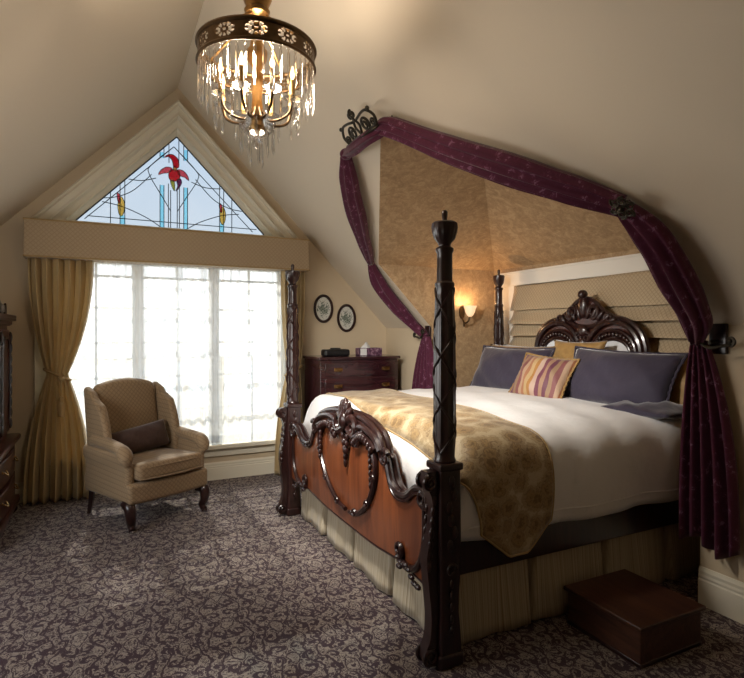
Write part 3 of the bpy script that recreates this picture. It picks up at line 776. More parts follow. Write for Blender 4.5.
# ------------------------------------------------------------------ wing armchair (built at origin facing -y, then turned)
def armchair(loc, rot):
    r = thing('wing_armchair', (0, 0, 0), 'tan diamond-patterned wing armchair with dark cabriole legs in front of the window', 'armchair')
    # upholstered base
    def fb(x, y, z): return (x, y - .015 * math.cos(x / .33 * PI / 2) * (y < 0), z)
    b = B(); b.rbox((0, -.015, .27), (.335, .345, .075), .03, 6, fb); build('seat_base', b, 'chairfab', r)
    def fc(x, y, z):
        k = (1 - (x / .27) ** 2) * (1 - (y / .33) ** 2)
        return (x, y - .02 * math.cos(x / .27 * PI / 2) * (y < 0), z + (.018 * k if z > 0 else 0) - .02 * (y / .33) * (1))
    b = B(); b.rbox((0, -.075, .405), (.275 , .305, .062), .035, 8, fc); b2 = build('seat_cushion', b, 'chairfab', r)
    b = B(); P = cat([(-.265, -.37, .45), (-.1, -.397, .455), (.1, -.397, .455), (.265, -.37, .45)], 5); b.tube(P, .007, 6)
    P = cat([(-.265, -.37, .372), (-.1, -.397, .372), (.1, -.397, .372), (.265, -.37, .372)], 5); b.tube(P, .007, 6)
    build('piping', b, 'chairfab', b2)
    # reclined back with arched top
    def fk(x, y, z):
        t = (z + .36) / .72
        return (x * (1 - .04 * t), y + .10 * t + .012 * math.cos(x / .27 * PI / 2) * (y < 0) * -1, z + .055 * (1 - (x / .28) ** 2) * max(0, t - .5) * 2)
    b = B(); b.rbox((0, .235, .64), (.268, .055, .36), .045, 10, fk); build('backrest', b, 'chairfab', r)
    for s in (-1, 1):
        # wing: curved panel from the arm up to the top of the back
        def fw(x, y, z, s=s):
            t = (z + .30) / .60; z = z - .10 * max(0, t - .45) * max(0, .12 - y) / .27 * 2
            front = -.155 * (t ** .5) * (1 - .45 * t ** 4) if False else 0
            yy = y
            if y < 0: yy = y * (1.0 + .25 * math.sin(t * PI) - .25 * t)
            return (x + s * .006 * t * (1 if y < 0 else .2), yy + .085 * t, z + (.02 if y > 0 else -.015) * max(0, t - .6) * 2)
        b = B(); b.rbox((s * .290, .145, .70), (.032, .150, .29), .028, 8, fw); build('wing', b, 'chairfab', r)
        # arm: side panel plus rolled, outward-scrolled top
        def fa(x, y, z, s=s): return (x + s * .02 * (z > .05), y, z)
        b = B(); b.rbox((s * .300, .0, .40), (.034, .32, .16), .03, 6, fa)
        P = cat([(s * .305, .21, .600), (s * .308, .05, .600), (s * .312, -.10, .590), (s * .320, -.20, .578), (s * .326, -.262, .560), (s * .328, -.298, .520), (s * .326, -.312, .475)], 5)
        b.tube(P, lambda t: .044 + .010 * math.exp(-((t - .72) * 6) ** 2) - .022 * max(0, t - .85) / .15, 14, up=(0, 0, 1))
        b.ball((s * .329, -.285, .545), (.052, .030, .042)); build('armrest', b, 'chairfab', r)
        b = B(); b.tube(cat([(s * .30, -.27, .19), (s * .315, -.325, .17), (s * .312, -.335, .10), (s * .30, -.318, .05), (s * .303, -.335, .018), (s * .306, -.348, .008)], 4),
                        lambda t: .034 * (1 - t) ** .8 + .013 + (.010 if t > .85 else 0), 10); b.lathe([(.02, 0), (.024, .006), (.018, .014)], (s * .305, -.343, 0), 10)
        build('leg', b, 'mahog', r)
        b = B(); b.tube([(s * .29, .28, .21), (s * .29, .30, .1), (s * .29, .33, 0)], [.026, .022, .018], 4); build('leg', b, 'mahog', r)
    r.location = loc; r.rotation_euler = (0, 0, rot); return r
ROT = math.radians(26.7)
armchair((.295, 4.72, 0), ROT)
def rotp(x, y): return (.295 + x * math.cos(ROT) - y * math.sin(ROT), 4.72 + x * math.sin(ROT) + y * math.cos(ROT))

def pillow_mesh(w, h, t, n=16, p=2.6, pinch=.06, wob=.006, seed=0):
    """pillow in local x (width), z (height), thickness y, centre at origin"""
    rnd = random.Random(seed); A = [rnd.uniform(0, 6) for _ in range(6)]
    b = B()
    def side(s):
        def f(u, v):
            a = u * 2 - 1; c = v * 2 - 1
            e = (max(0, 1 - abs(a) ** p) ** .55) * (max(0, 1 - abs(c) ** p) ** .55)
            xx = a * w / 2 * (1 - pinch * (1 - c * c) * 1.0 * abs(a)); zz = c * h / 2 * (1 - pinch * (1 - a * a) * abs(c))
            yy = s * t / 2 * e + wob * e * (math.sin(a * 5 + A[0]) * math.sin(c * 4 + A[1]) + .6 * math.sin(a * 11 + c * 7 + A[2]))
            return (xx, yy, zz)
        return f
    b.grid(side(-1), n, n); b.grid(side(1), n, n)
    return b
def place(b, mat):
    b.v = [tuple(mat @ Vector(p)) for p in b.v]; return b
def merge_build(name, b, mat, parent=None, **k):
    o = build(name, b, mat, parent, **k)
    import bmesh
    bm = bmesh.new(); bm.from_mesh(o.data); bmesh.ops.remove_doubles(bm, verts=bm.verts, dist=.0004); bmesh.ops.recalc_face_normals(bm, faces=bm.faces)
    for f in bm.faces: f.smooth = True
    bm.to_mesh(o.data); bm.free(); return o
cxy = rotp(.0, .085)
b = pillow_mesh(.49, .215, .15, 16, 3, .03)
place(b, Matrix.Translation((cxy[0], cxy[1], .575)) @ Matrix.Rotation(ROT, 4, 'Z') @ Matrix.Rotation(math.radians(-7), 4, 'Y') @ Matrix.Rotation(math.radians(-18), 4, 'X'))
o = merge_build('bolster_cushion', b, 'bolster'); tag(o, 'small dark brown velvet cushion on the seat of the wing armchair', 'cushion')

# ------------------------------------------------------------------ bed
BX, BX2, BY0, BY1 = 1.34, 3.40, 2.01, 4.17
YC = (BY0 + BY1) / 2
bed = thing('four_poster_bed', (2.37, YC, 0), 'large carved dark mahogany four-poster bed set into the wallpapered alcove', 'bed')
def post(x, y, front):
    b = B()
    prof = [(.046, .875), (.050, .885), (.044, .90), (.0455, .93), (.047, 1.1), (.0465, 1.3), (.043, 1.5), (.0385, 1.64), (.043, 1.648), (.043, 1.66), (.035, 1.668), (.034, 1.79), (.040, 1.80), (.040, 1.812), (.026, 1.822), (.030, 1.835),
            (.045, 1.855), (.053, 1.885), (.056, 1.905), (.056, 1.922), (.048, 1.928), (.014, 1.932), (.011, 1.938), (.013, 1.955), (.0135, 1.972), (.008, 1.98), (.002, 1.982)]
    dz = .055 if not front else 0
    prof = [(r_, z_ + dz * max(0, (z_ - .9))) for r_, z_ in prof]
    def mod(a, z):
        if .93 < z < 1.64: return 1 + .055 * math.cos(10 * a)
        if 1.84 < z < 1.91: return 1 + .05 * math.cos(14 * a)
        return 1
    fine = []
    for (r0, z0), (r1, z1) in zip(prof, prof[1:]):
        k = max(1, int((z1 - z0) / .03))
        for i in range(k): t = i / k; fine.append((r0 + (r1 - r0) * t, z0 + (z1 - z0) * t))
    fine.append(prof[-1])
    b.lathe(fine, (x, y, 0), 40, mod)
    p = build('bedpost', b, 'mahog', bed)
    # crossing carved ribbons
    b = B()
    def rad(z): return interp([(.90, .046), (1.1, .048), (1.3, .0475), (1.5, .044), (1.64, .040)], z)
    for s in (-1, 1):
        for k in range(2):
            P = []
            for i in range(90):
                z = .92 + i / 89 * .72; a = s * (z - .92) * 2 * PI / .42 + k * PI + .6
                P.append((x + rad(z) * math.cos(a), y + rad(z) * math.sin(a), z))
            b.tube(P, .0055, 6, up=(1, 0, 0))
    build('carved_ribbon', b, 'mahog', p)
    # square lower block
    b = B(); h = .052
    def fbk(xx, yy, zz):
        t = (zz + .435) / .87
        k = 1 + .10 * math.exp(-((t - .12) * 12) ** 2) - .10 * math.exp(-((t - .28) * 7) ** 2) + .05 * math.exp(-((t - .62) * 5) ** 2)
        return (xx * k, yy * k, zz)
    b.rbox((x, y, .435), (h, h, .435), .012, 12, fbk)
    b.rbox((x, y, .862), (.060, .060, .016), .008, 2); b.rbox((x, y, .03), (.062, .062, .03), .012, 2)
    blk = build('post_block', b, 'mahog', bed)
    if front:
        b = B(); fx = x - .055
        # acanthus bracket with scrolls down the room-facing side
        out = [(-.050, .845), (-.062, .80), (-.040, .76), (-.022, .70), (-.030, .60), (-.052, .48), (-.046, .38), (-.034, .27), (-.030, .20), (-.036, .13), (-.054, .085), (-.062, .045), (-.040, .012), (.01, .012), (.01, .845)]
        P = cat([(fx + q, 0, z) for q, z in out[:-2]], 4)
        b.prism([(p.x, p.z) for p in P] + [(fx + .01, .012), (fx + .01, .845)], y - .028, y + .028, 'y')
        for sy in (-.030, .030):
            b.spiral((fx - .036, y + sy, .80), (1, 0, 0), (0, 0, 1), .034, .006, PI * .6, PI * 4.0, .010, .005)
            b.spiral((fx - .034, y + sy, .055), (1, 0, 0), (0, 0, 1), .036, .006, -PI * .6, -PI * 4.0, .010, .005)
            for i in range(7):
                t = i / 6; z = .72 - t * .28; b.ball((fx - .014 - .028 * t, y + sy * .8, z), (.012, .010, .024))
        for i in range(6): b.ball((x + .014 * math.sin(i * 2), y - .056, .80 - i * .055), (.016, .009, .028))
        b.spiral((x, y - .056, .42), (1, 0, 0), (0, 0, 1), .028, .005, 0, PI * 3, .008, .004)
        for i in range(5): b.ball((x, y - .055, .36 - i * .05), (.010, .008, .02))
        build('acanthus_bracket', b, 'mahog', blk)
post(BX, BY0, True); post(BX, BY1, True); post(BX2, BY0, False); post(BX2, BY1, False)
# rails
for yy in (BY0 + .05, BY1 - .05):
    b = B(); b.rbox(((BX + BX2) / 2, yy, .435), ((BX2 - BX) / 2 - .04, .016, .095), .008, 6); build('side_rail', b, 'mahog', bed)
# footboard
YQ = 2.97
def fy(d): return YQ + d * ((BY1 - .05 - YQ) if d > 0 else (YQ - BY0 - .05)) / 1.035
half = [(1.035, .690), (.95, .725), (.87, .715), (.78, .660), (.68, .645), (.60, .68), (.56, .745), (.535, .79), (.50, .79), (.49, .83), (.43, .895), (.31, .935), (.20, .955), (.10, .96), (0, .96)]
topc = [(fy(-d), z) for d, z in half] + [(fy(d), z) for d, z in reversed(half[:-1])]
low = [(1.035, .30), (.93, .29), (.80, .30), (.72, .315), (.60, .305), (.40, .29), (.2, .285), (0, .285)]
botc = [(fy(d), z) for d, z in low] + [(fy(-d), z) for d, z in reversed(low[:-1])]
Pt = [(p.x, p.y) for p in cat([(a, c, 0) for a, c in topc], 5)]; Pb = [(p.x, p.y) for p in cat([(a, c, 0) for a, c in botc], 5)]
b = B()
# strips between bottom and top curves so the face stays clean
def zat(P, y):
    for (a, c), (d, e) in zip(P, P[1:]):
        if (a - y) * (d - y) <= 0 and abs(a - d) > 1e-9: return c + (e - c) * (y - a) / (d - a)
    return P[-1][1]
NY = 120
for xx, flip in ((BX - .025, 0), (BX + .03, 1)):
    def ff(u, v, xx=xx):
        y = fy(-1.03) + (fy(1.03) - fy(-1.03)) * u; zt_ = zat(Pt, y); zb_ = zat(Pb, y); bulge = -.018 * math.sin(v * PI) * (1 - abs(y - YC) / 1.05) if xx < BX else 0
        return (xx + bulge, y, zb_ + (zt_ - zb_) * v)
    b.grid(ff, NY, 10)
vs = [];
n0 = (NY + 1) * 11
for v_ in (0, 10):
    for i in range(NY):
        a = v_ * (NY + 1) + i; b.f.append((a, a + 1, a + 1 + n0, a + n0))
fbd = build('footboard', b, 'panelwood', bed)
b = B(); X = BX - .03
P3 = lambda pts, off=0, sub=5: cat([(X + off, a, c) for a, c in pts], sub)
b.tube(P3(topc), .019, 8, up=(1, 0, 0)); b.tube(P3(topc, .036), .021, 8, up=(1, 0, 0)); b.tube(P3([(a, c - .026) for a, c in topc], -.010), .008, 6, up=(1, 0, 0))
b.tube(P3(botc, .012), .010, 8, up=(1, 0, 0))
for s in (-1, 1):
    U = (0, s, 0)
    b.spiral((X - .01, fy(s * .955), .685), U, (0, 0, 1), .052, .010, PI * .5, -PI * 2.6, .017, .008)
    b.spiral((X - .012, fy(s * .530), .790), U, (0, 0, 1), .048, .008, PI * .2, PI * 3.2, .016, .007)
    # acanthus near the posts, bottom corners
    b.spiral((X - .012, fy(s * .70), .375), U, (0, 0, 1), .040, .008, -PI * .6, PI * 2.2, .015, .007)
    b.tube(P3([(fy(s * .70), .33), (fy(s * .80), .315), (fy(s * .90), .36), (fy(s * .955), .45), (fy(s * .965), .56), (fy(s * .96), .64)], -.006), lambda t: .020 * (1 - .5 * t), 8, up=(1, 0, 0))
    for i in range(7):
        t = i / 6; b.ball((X - .018, fy(s * (.72 + .20 * t)), .30 + .03 * math.sin(t * 5)), (.014, .026, .013))
    # cartouche: C-scrolls round the oval field
    cart = [(.03, .385), (.12, .395), (.24, .450), (.34, .535), (.405, .64), (.42, .73), (.39, .80), (.32, .85), (.22, .87), (.15, .84)]
    b.tube(P3([(fy(s * d), z) for d, z in cart], -.016), lambda t: .013 + .010 * t, 8, up=(1, 0, 0))
    for (d, z, q) in ((.13, .405, .022), (.31, .50, .018), (.40, .66, .022)): b.spiral((X - .028, fy(s * d), z), U, (0, 0, 1), q, .005, 0, PI * 3, .010, .005)
    b.spiral((X - .028, fy(s * .16), .835), U, (0, 0, 1), .045, .008, PI * .3, -PI * 2.8, .016, .008)
    # broad moulded arch over the cartouche
    arch = [(.49, .82), (.44, .865), (.36, .895), (.24, .912), (.13, .895)]
    b.tube(P3([(fy(s * d), z) for d, z in arch], -.018), .020, 8, up=(1, 0, 0))
    b.tube(P3([(fy(s * d), z - .045) for d, z in arch[1:]], -.026), .012, 8, up=(1, 0, 0))
    for i in range(9):
        t = i / 8; b.ball((X - .036, fy(s * (.40 - .26 * t)), .80 + .05 * math.sin(t * PI) + .01), (.016, .014, .024))
    for i in range(6):
        t = i / 5; b.ball((X - .03, fy(s * (.385 - .01 * t)), .62 + .16 * t), (.012, .010, .02))
build('carved_moulding', b, 'mahog', fbd)
# crest: shell with leaf lobes
def crest(X, yc, zc, k, par, sgn=-1, name='carved_crest'):
    b = B()
    for i in range(7):
        a = PI * (.12 + .76 * i / 6); L = .105 * k * (1 + .15 * math.cos((i - 3) * 1.0))
        rot = Matrix.Rotation(-(a - PI / 2), 3, 'X')
        rot = Matrix.Rotation((PI / 2 - a) * -1, 3, 'X')
        b.ball((X + sgn * .03, yc + math.cos(a) * L * .52, zc + math.sin(a) * L * .52), (.024, .024 * k, .055 * k), rot=rot)
    b.ball((X + sgn * .045, yc, zc + .01), (.028, .040 * k, .045 * k))
    b.ball((X + sgn * .03, yc, zc + .085 * k), (.024, .030 * k, .024 * k))
    for s in (-1, 1):
        b.spiral((X + sgn * .03, yc + s * .075 * k, zc - .02 * k), (0, s, 0), (0, 0, 1), .048 * k, .008, PI * .5, -PI * 2.4, .016 * k, .007)
        b.tube(cat([(X + sgn * .02, yc + s * .02, zc - .03 * k), (X + sgn * .03, yc + s * .10 * k, zc - .06 * k), (X + sgn * .02, yc + s * .17 * k, zc - .03 * k), (X + sgn * .015, yc + s * .215 * k, zc + .0)], 4), lambda t: .022 * k * (1 - .75 * t), 8, up=(1, 0, 0))
        for i in range(4): b.ball((X + sgn * .03, yc + s * .018 * (3 - i) * .6, zc - (.07 + .035 * i) * k), (.016, .014 * k, .022 * k))
    b.ball((X + sgn * .03, yc, zc - .20 * k), (.014, .012 * k, .028 * k))
    return build(name, b, 'mahog', par)
crest(BX - .03, YQ, .915, 1.2, fbd)
# headboard
HXX = BX2 - .01
b = B(); hb = [(1.03, .60), (1.03, 1.02), (.80, 1.06), (.58, 1.16), (.535, 1.25), (.53, 1.34), (.49, 1.44), (.40, 1.515), (.29, 1.545), (.17, 1.53), (.08, 1.49), (0, 1.48)]
hp = [(YC - d, z) for d, z in hb] + [(YC + d, z) for d, z in reversed(hb[:-1])]
b.prism(hp, HXX - .02, HXX + .03, 'x'); hbd = build('headboard', b, 'mahog2', bed, smooth=False)
b = B(); X = HXX - .02
b.tube(P3(hp[2:-2]), .020, 8, up=(1, 0, 0))
for s in (-1, 1):
    def arc(rx, rz, a0, a1, cy=.27, cz=1.29, n=18): return [(X - .02, YC + s * (cy + rx * math.cos(a0 + (a1 - a0) * i / n)), cz + rz * math.sin(a0 + (a1 - a0) * i / n)) for i in range(n + 1)]
    b.tube(arc(.235, .225, -.3, PI * 1.0), .022, 8, up=(1, 0, 0))
    b.tube(arc(.195, .165, -.2, PI * .95), .014, 8, up=(1, 0, 0))
    b.tube(arc(.15, .10, -.2, PI * 1.05), .013, 8, up=(1, 0, 0))
    for p in arc(.175, .135, 0, PI * .9, n=15): b.ball((p[0] - .004, p[1], p[2]), (.012, .015, .018))
    for i in range(5):
        t = i / 4; rot = Matrix.Rotation(s * (.5 + t * .7), 3, 'X') if False else Matrix.Rotation(-s * (.3 + t * .8), 3, 'X')
        b.ball((X - .02, YC + s * (.05 + .055 * i), 1.60 - .018 * i), (.022, .022, .062 - .006 * i), rot=rot)
    b.spiral((X - .03, YC + s * .10, 1.60), (0, s, 0), (0, 0, 1), .055, .010, -PI * .5, PI * 2.2, .017, .008)
    b.spiral((X - .03, YC + s * .24, 1.545), (0, s, 0), (0, 0, 1), .035, .008, PI, -PI * 1.4, .013, .006)
    b.spiral((X - .03, YC + s * .04, 1.40), (0, s, 0), (0, 0, 1), .04, .008, PI * .5, -PI * 2, .015, .007)
b.ball((X - .02, YC, 1.64), (.035, .045, .09)); b.ball((X - .03, YC, 1.735), (.040, .040, .036)); b.ball((X - .03, YC, 1.45), (.03, .05, .05)); b.ball((X - .03, YC, 1.36), (.025, .03, .04))
b.tube(P3([(YC - .30, 1.545), (YC - .18, 1.60), (YC - .08, 1.685), (YC, 1.705), (YC + .08, 1.685), (YC + .18, 1.60), (YC + .30, 1.545)]), .016, 8, up=(1, 0, 0))
build('carved_scrolls', b, 'mahog', hbd)
b = B(); b.prism([(YC - .26, 1.53), (YC - .17, 1.585), (YC - .07, 1.68), (YC, 1.715), (YC + .07, 1.68), (YC + .17, 1.585), (YC + .26, 1.53), (YC, 1.46)], HXX - .02, HXX + .02, 'x'); build('crest_panel', b, 'mahog2', hbd, smooth=False)
for s in (-1, 1):
    b = B(); b.prism([(YC + s * .27 + .145 * math.cos(a * PI / 12), 1.285 + .095 * math.sin(a * PI / 12)) for a in range(24)], HXX - .034, HXX - .019, 'x'); build('pale_inset_panel', b, 'insert', hbd, smooth=False, label='pale upholstered oval inset')

# mattress and bedding
b = B(); b.rbox((2.425, YC, .66), (.925, 1.0, .24), .07, 6); o = build('mattress', b, 'sheetfab'); tag(o, 'thick white mattress under the bedspread of the four-poster bed', 'mattress')
# bedspread cross-section (y, z) along arc
def section(off=0):
    pts = [(2.012, .500), (1.996, .60), (1.990, .72), (2.000, .82), (2.035, .892), (2.10, .932), (2.20, .952), (2.45, .966), (2.80, .972), (YC, .974)]
    pts = pts + [(2 * YC - y, z) for y, z in reversed(pts[:-1])]
    P = cat([(0, y, z) for y, z in pts], 6); return P
SEC = section()
L = [0]
for a, c in zip(SEC, SEC[1:]): L.append(L[-1] + (c - a).length)
def secat(s, off=0.0):
    s = max(0, min(L[-1] - 1e-6, s)); i = 0
    while L[i + 1] < s: i += 1
    q = (s - L[i]) / (L[i + 1] - L[i]); p = SEC[i].lerp(SEC[i + 1], q)
    d = (SEC[min(i + 2, len(SEC) - 1)] - SEC[max(i - 1, 0)]).normalized(); nrm = Vector((0, -d.z, d.y))
    return p + nrm * off, nrm
def bedsurf(x, s, off=0.0):
    p, nrm = secat(s, off)
    e = max(0, (1.56 - x) / .156); drop = .46 * (1 - math.sqrt(max(0, 1 - min(1, e) ** 2.4)))
    k = max(0, (p.z - .5) / .46)
    w = .007 * math.sin(x * 9 + s * 4) * math.sin(s * 6.1 + 1) + .004 * math.sin(x * 21 - s * 7)
    side = 1 - min(1, k); y = p.y + nrm.y * (w + side * .010 * math.sin(x * 11 + 1.2)); z = p.z + nrm.z * w - drop * k
    inward = e * .02 * (1 if y < YC else -1) if e > 0 else 0
    return (x, y + inward, z)
b = B(); b.grid(lambda u, v: bedsurf(1.405 + (3.20 - 1.405) * u, L[-1] * v), 70, 90)
sp = build('bedspread', b, 'duvet', solid=.010, auto=False); tag(sp, 'smooth white bedspread over the four-poster bed', 'bedspread')
for s0 in (.07, L[-1] - .07):
    b = B(); b.tube([bedsurf(1.42 + 1.76 * i / 60, s0, .006) for i in range(61)], .005, 6)
    build('hem_fold', b, 'duvet', sp)
# runner with pointed ends
b = B()
def runfn(u, v):
    s = -.10 + (L[-1] + .20) * v          # distance across the bed, pointed tails hang past the hem
    sv = s; t = min(1, max(0, (sv - .6) / 2.1)); x0 = 1.455 + .10 * t; x1 = 1.985 + .04 * t
    return (x0, x1, s)
NU, NV = 26, 110; tail = .125
vs = []; fs = []
for j in range(NV + 1):
    v = j / NV
    for i in range(NU + 1):
        u = i / NU; shape = (1 - abs(u - .5) * 2); pt = min(1, shape * 1.35)
        s0 = -.0 - tail * pt + .03; s1 = L[-1] + tail * pt - .03
        s = s0 + (s1 - s0) * v
        xx = interp([(0, 1.53), (.45, 1.435), (1.2, 1.46), (2.6, 1.60), (3.2, 1.62)], s) * (1 - u) + interp([(0, 1.955), (.45, 1.935), (1.3, 1.98), (2.6, 2.02), (3.2, 2.02)], s) * u
        if s < 0: q = bedsurf(xx, 0, .014); p = (q[0], q[1] - .0, q[2] + s)
        elif s > L[-1]: q = bedsurf(xx, L[-1], .014); p = (q[0], q[1] + .0, q[2] - (s - L[-1]))
        else: p = bedsurf(xx, s, .014)
        vs.append(p)
for j in range(NV):
    for i in range(NU): a = j * (NU + 1) + i; fs.append((a, a + 1, a + NU + 2, a + NU + 1))
b.add(vs, fs)
rn = build('bed_runner', b, 'runner', solid=.006, auto=False); tag(rn, 'gold floral bed runner with pointed ends laid across the foot of the bed', 'bed runner')
b = B(); edge = [vs[j * (NU + 1)] for j in range(NV + 1)] + [vs[NV * (NU + 1) + i] for i in range(NU + 1)] + [vs[j * (NU + 1) + NU] for j in range(NV, -1, -1)] + [vs[i] for i in range(NU, -1, -1)]
b.tube(edge, .006, 6); build('runner_edging', b, 'cord', rn)
# bed skirt in box pleats round foot and sides
r = thing('bed_skirt', (2.37, YC, 0), 'pleated striped beige valance hanging below the bed rails to the carpet', 'bed skirt')
def skirt_run(p0, p1, nrm, cuts, zt=.42, z0=.012, gap=.006):
    p0 = Vector(p0); p1 = Vector(p1); d = (p1 - p0); Ln = d.length; d.normalize(); nr = Vector(nrm)
    cuts = [0] + cuts + [Ln]
    for k, (a, c) in enumerate(zip(cuts, cuts[1:])):
        def fn(u, v):
            q = a + gap + (c - a - 2 * gap) * u; z = zt + (z0 - zt) * v
            edge = min(u, 1 - u) * (c - a)
            tuck = -.07 * max(0, 1 - edge / .03) ** 2
            o = tuck + .007 * v * math.sin(q * 19 + k) + .004 * math.sin(q * 41) * v + .018 * v
            w = p0 + d * q + nr * o + d * (.012 * v * (2 * u - 1))
            return (w.x, w.y, z)
        b = B(); b.grid(fn, 50, 8); build('pleated_panel', b, 'skirt', r, solid=.003, auto=False)
skirt_run((1.395, BY0 + .06, 0), (1.395, BY1 - .06, 0), (-1, 0, 0), [.52, 1.02, 1.50], gap=.022)
skirt_run((1.40, BY0 + .075, 0), (3.36, BY0 + .075, 0), (0, -1, 0), [.50, 1.01, 1.52])
skirt_run((1.40, BY1 - .075, 0), (3.36, BY1 - .075, 0), (0, 1, 0), [.50, 1.01, 1.52])

# pillows (local: width x, thickness y, height z) -> width along world y, leaning to the head
def pillow(name, w, h, t, x, y, z, lean, mat, label, yaw=0, roll=0, seed=0, group=None, trim=None, pinch=.09, catg='pillow'):
    b = pillow_mesh(w, h, t, 18, 2.3, pinch, .012, seed)
    Mx = Matrix.Translation((x, y, z)) @ Matrix.Rotation(math.radians(yaw), 4, 'Z') @ Matrix.Rotation(math.radians(-90), 4, 'Z') @ Matrix.Rotation(math.radians(-lean), 4, 'X') @ Matrix.Rotation(math.radians(roll), 4, 'Y')
    local = B(); local.v = list(b.v); local.f = list(b.f)
    me_o = merge_build(name, local, mat, origin=(0, 0, 0)); me_o.matrix_world = Mx
    tag(me_o, label, catg, group)
    if trim:
        tb = B(); P = []; n = 20
        A = [(-1 + 2 * i / n, -1) for i in range(n)] + [(1, -1 + 2 * i / n) for i in range(n)] + [(1 - 2 * i / n, 1) for i in range(n)] + [(-1, 1 - 2 * i / n) for i in range(n)]
        for a, c in A: P.append((a * w / 2 * (1 - pinch * (1 - c * c) * abs(a)), .004 * math.sin(a * 30 + c * 30), c * h / 2 * (1 - pinch * (1 - a * a) * abs(c))))
        tb.tube(P, .010, 6, closed=True); ORG[me_o.name] = Vector((0, 0, 0)); build('trim_edging', tb, trim, me_o)
    return me_o
pillow('bed_pillow', .86, .42, .10, 3.318, 3.62, 1.12, 10, 'whitepillow', 'white sleeping pillow mostly hidden behind the dark pillow at the far side of the bed')
pillow('gold_sham', .84, .41, .10, 3.235, 3.73, 1.13, 14, 'goldfab', 'gold brocade pillow showing at the far end behind the dark pillow', seed=3)
pillow('gold_sham', 1.0, .43, .12, 3.18, 2.50, 1.12, 18, 'goldfab', 'gold brocade pillow edge showing at the near end, beside the burgundy drape', seed=4)
pillow('dark_sham', .90, .43, .22, 3.09, 3.66, 1.115, 24, 'navy', 'dark plum satin pillow at the far side of the bed, left of the striped cushion', seed=5, trim='navy')
pillow('dark_sham', .88, .43, .22, 3.075, 2.56, 1.125, 24, 'navy', 'dark plum satin pillow at the near side of the bed, right of the striped cushion', seed=6, trim='navy', roll=1.5)
pillow('dark_sham', .50, .46, .09, 3.03, 2.24, .975, 88, 'navy', 'dark plum pillow lying flat underneath, by the burgundy drape', seed=9)
pillow('gold_cushion', .52, .30, .14, 3.20, 3.02, 1.235, 12, 'goldfab', 'rumpled gold cushion standing before the carved headboard, behind the striped cushion', seed=8, pinch=.12, catg='cushion')
pillow('striped_cushion', .50, .37, .16, 2.915, 3.08, 1.10, 30, 'stripe', 'striped cushion in rust, gold and plum leaning at the centre of the bed', yaw=6, roll=4, seed=7, trim='goldfab', catg='cushion')

# ------------------------------------------------------------------ step stool
r = thing('step_stool', (2.265, 1.80, 0), 'low brown wooden step box on the carpet beside the bed', 'step stool')
b = B(); b.box(2.06, 2.47, 1.59, 2.00, .0, .165); build('box_body', b, 'stoolwood', r, bevel=.004)
b = B(); b.box(2.045, 2.485, 1.575, 2.015, .165, .185); build('lid', b, 'stoolwood', r, bevel=.004)
b = B(); b.box(2.058, 2.472, 1.588, 2.002, .0, .02); build('plinth', b, 'mahog', r, bevel=.003)

# ------------------------------------------------------------------ burgundy drapes
NS = Vector((-SL, 0, -1)).normalized()      # slope normal into the room
def on(x, y, off=.08):
    p = Vector((x, y, zs(x))) + NS * off; return (p.x, p.y, p.z)
def bundle(pts, widths, thick, nf, seed, sub=8, up=None):
    P = cat(pts, sub); n = len(P); W = []
    for i in range(n):
        t = i / (n - 1) * (len(widths) - 1); k = min(int(t), len(widths) - 2); f = t - k; f = f * f * (3 - 2 * f); W.append(widths[k] * (1 - f) + widths[k + 1] * f)
    wm = max(widths)
    def sec(i, t):
        w = W[i] / 2; th = min(w * .9, thick * (.5 + .5 * W[i] / wm)); m = 56; out = []
        for k in range(m):
            a = 2 * PI * k / m; rip = 1 + .30 * math.sin(nf * a + seed + .8 * math.sin(t * 3)) + .07 * math.sin((nf * 2 + 1) * a + t * 4)
            out.append((w * math.cos(a) * (.9 + .1 * rip), th * math.sin(a) * rip))
        return out
    b = B(); b.sweep(P, sec, up or tuple(NS)); return b
def hang(xc, y0t, y1t, y0b, y1b, zt, zb, nf, seed, skew=0):
    def fn(u, v):
        e = 1 - (1 - v) ** 2.5; a = y0t + (y0b - y0t) * e; c = y1t + (y1b - y1t) * e
        w = u * nf * 2 * PI + seed + .6 * math.sin(u * 5 + seed) + .3 * v
        return (xc + (.012 + .024 * e) * math.sin(w), a + (c - a) * u, zt + (zb + .03 * math.sin(u * 9 + seed) + skew * u - zt) * v)
    b = B(); b.grid(fn, nf * 14, 30); return b
FARP = [(1.552, 3.591, 2.705), (1.703, 3.844, 2.522), (1.946, 4.184, 2.288), (2.197, 4.505, 2.075)]
FARP2 = [(2.204, 4.519, 2.068), (2.34, 4.605, 1.886), (2.54, 4.634, 1.682), (2.753, 4.614, 1.479), (2.79, 4.49, 1.395)]
NEARP = [(1.52, 2.992, 2.694), (1.554, 2.898, 2.674), (1.715, 2.609, 2.496), (1.825, 2.386, 2.369), (1.956, 2.174, 2.25), (2.089, 1.98, 2.143), (2.212, 1.808, 2.046)]
NEARP2 = [(2.212, 1.808, 2.046), (2.332, 1.728, 1.88), (2.51, 1.731, 1.684), (2.675, 1.754, 1.516), (2.76, 1.80, 1.395)]
r = thing('canopy_drape', (2.75, 4.48, .35), 'burgundy patterned drape swagged down the window side of the alcove', 'drape', 'burgundy canopy drapes')
build('upper_swag', bundle(FARP, [.08, .17, .20, .14, .06], .05, 7, 1), 'drape', r, auto=False)
build('lower_swag', bundle(FARP2, [.06, .18, .18, .10, .05], .05, 7, 2), 'drape', r, auto=False)
build('hanging_tail', hang(2.775, 4.42, 4.54, 4.30, 4.76, 1.40, .36, 6, 1), 'drape', r, solid=.004, auto=False)
r = thing('canopy_drape', (2.78, 1.75, .35), 'burgundy patterned drape swagged over the near side of the alcove, falling beside the step stool', 'drape', 'burgundy canopy drapes')
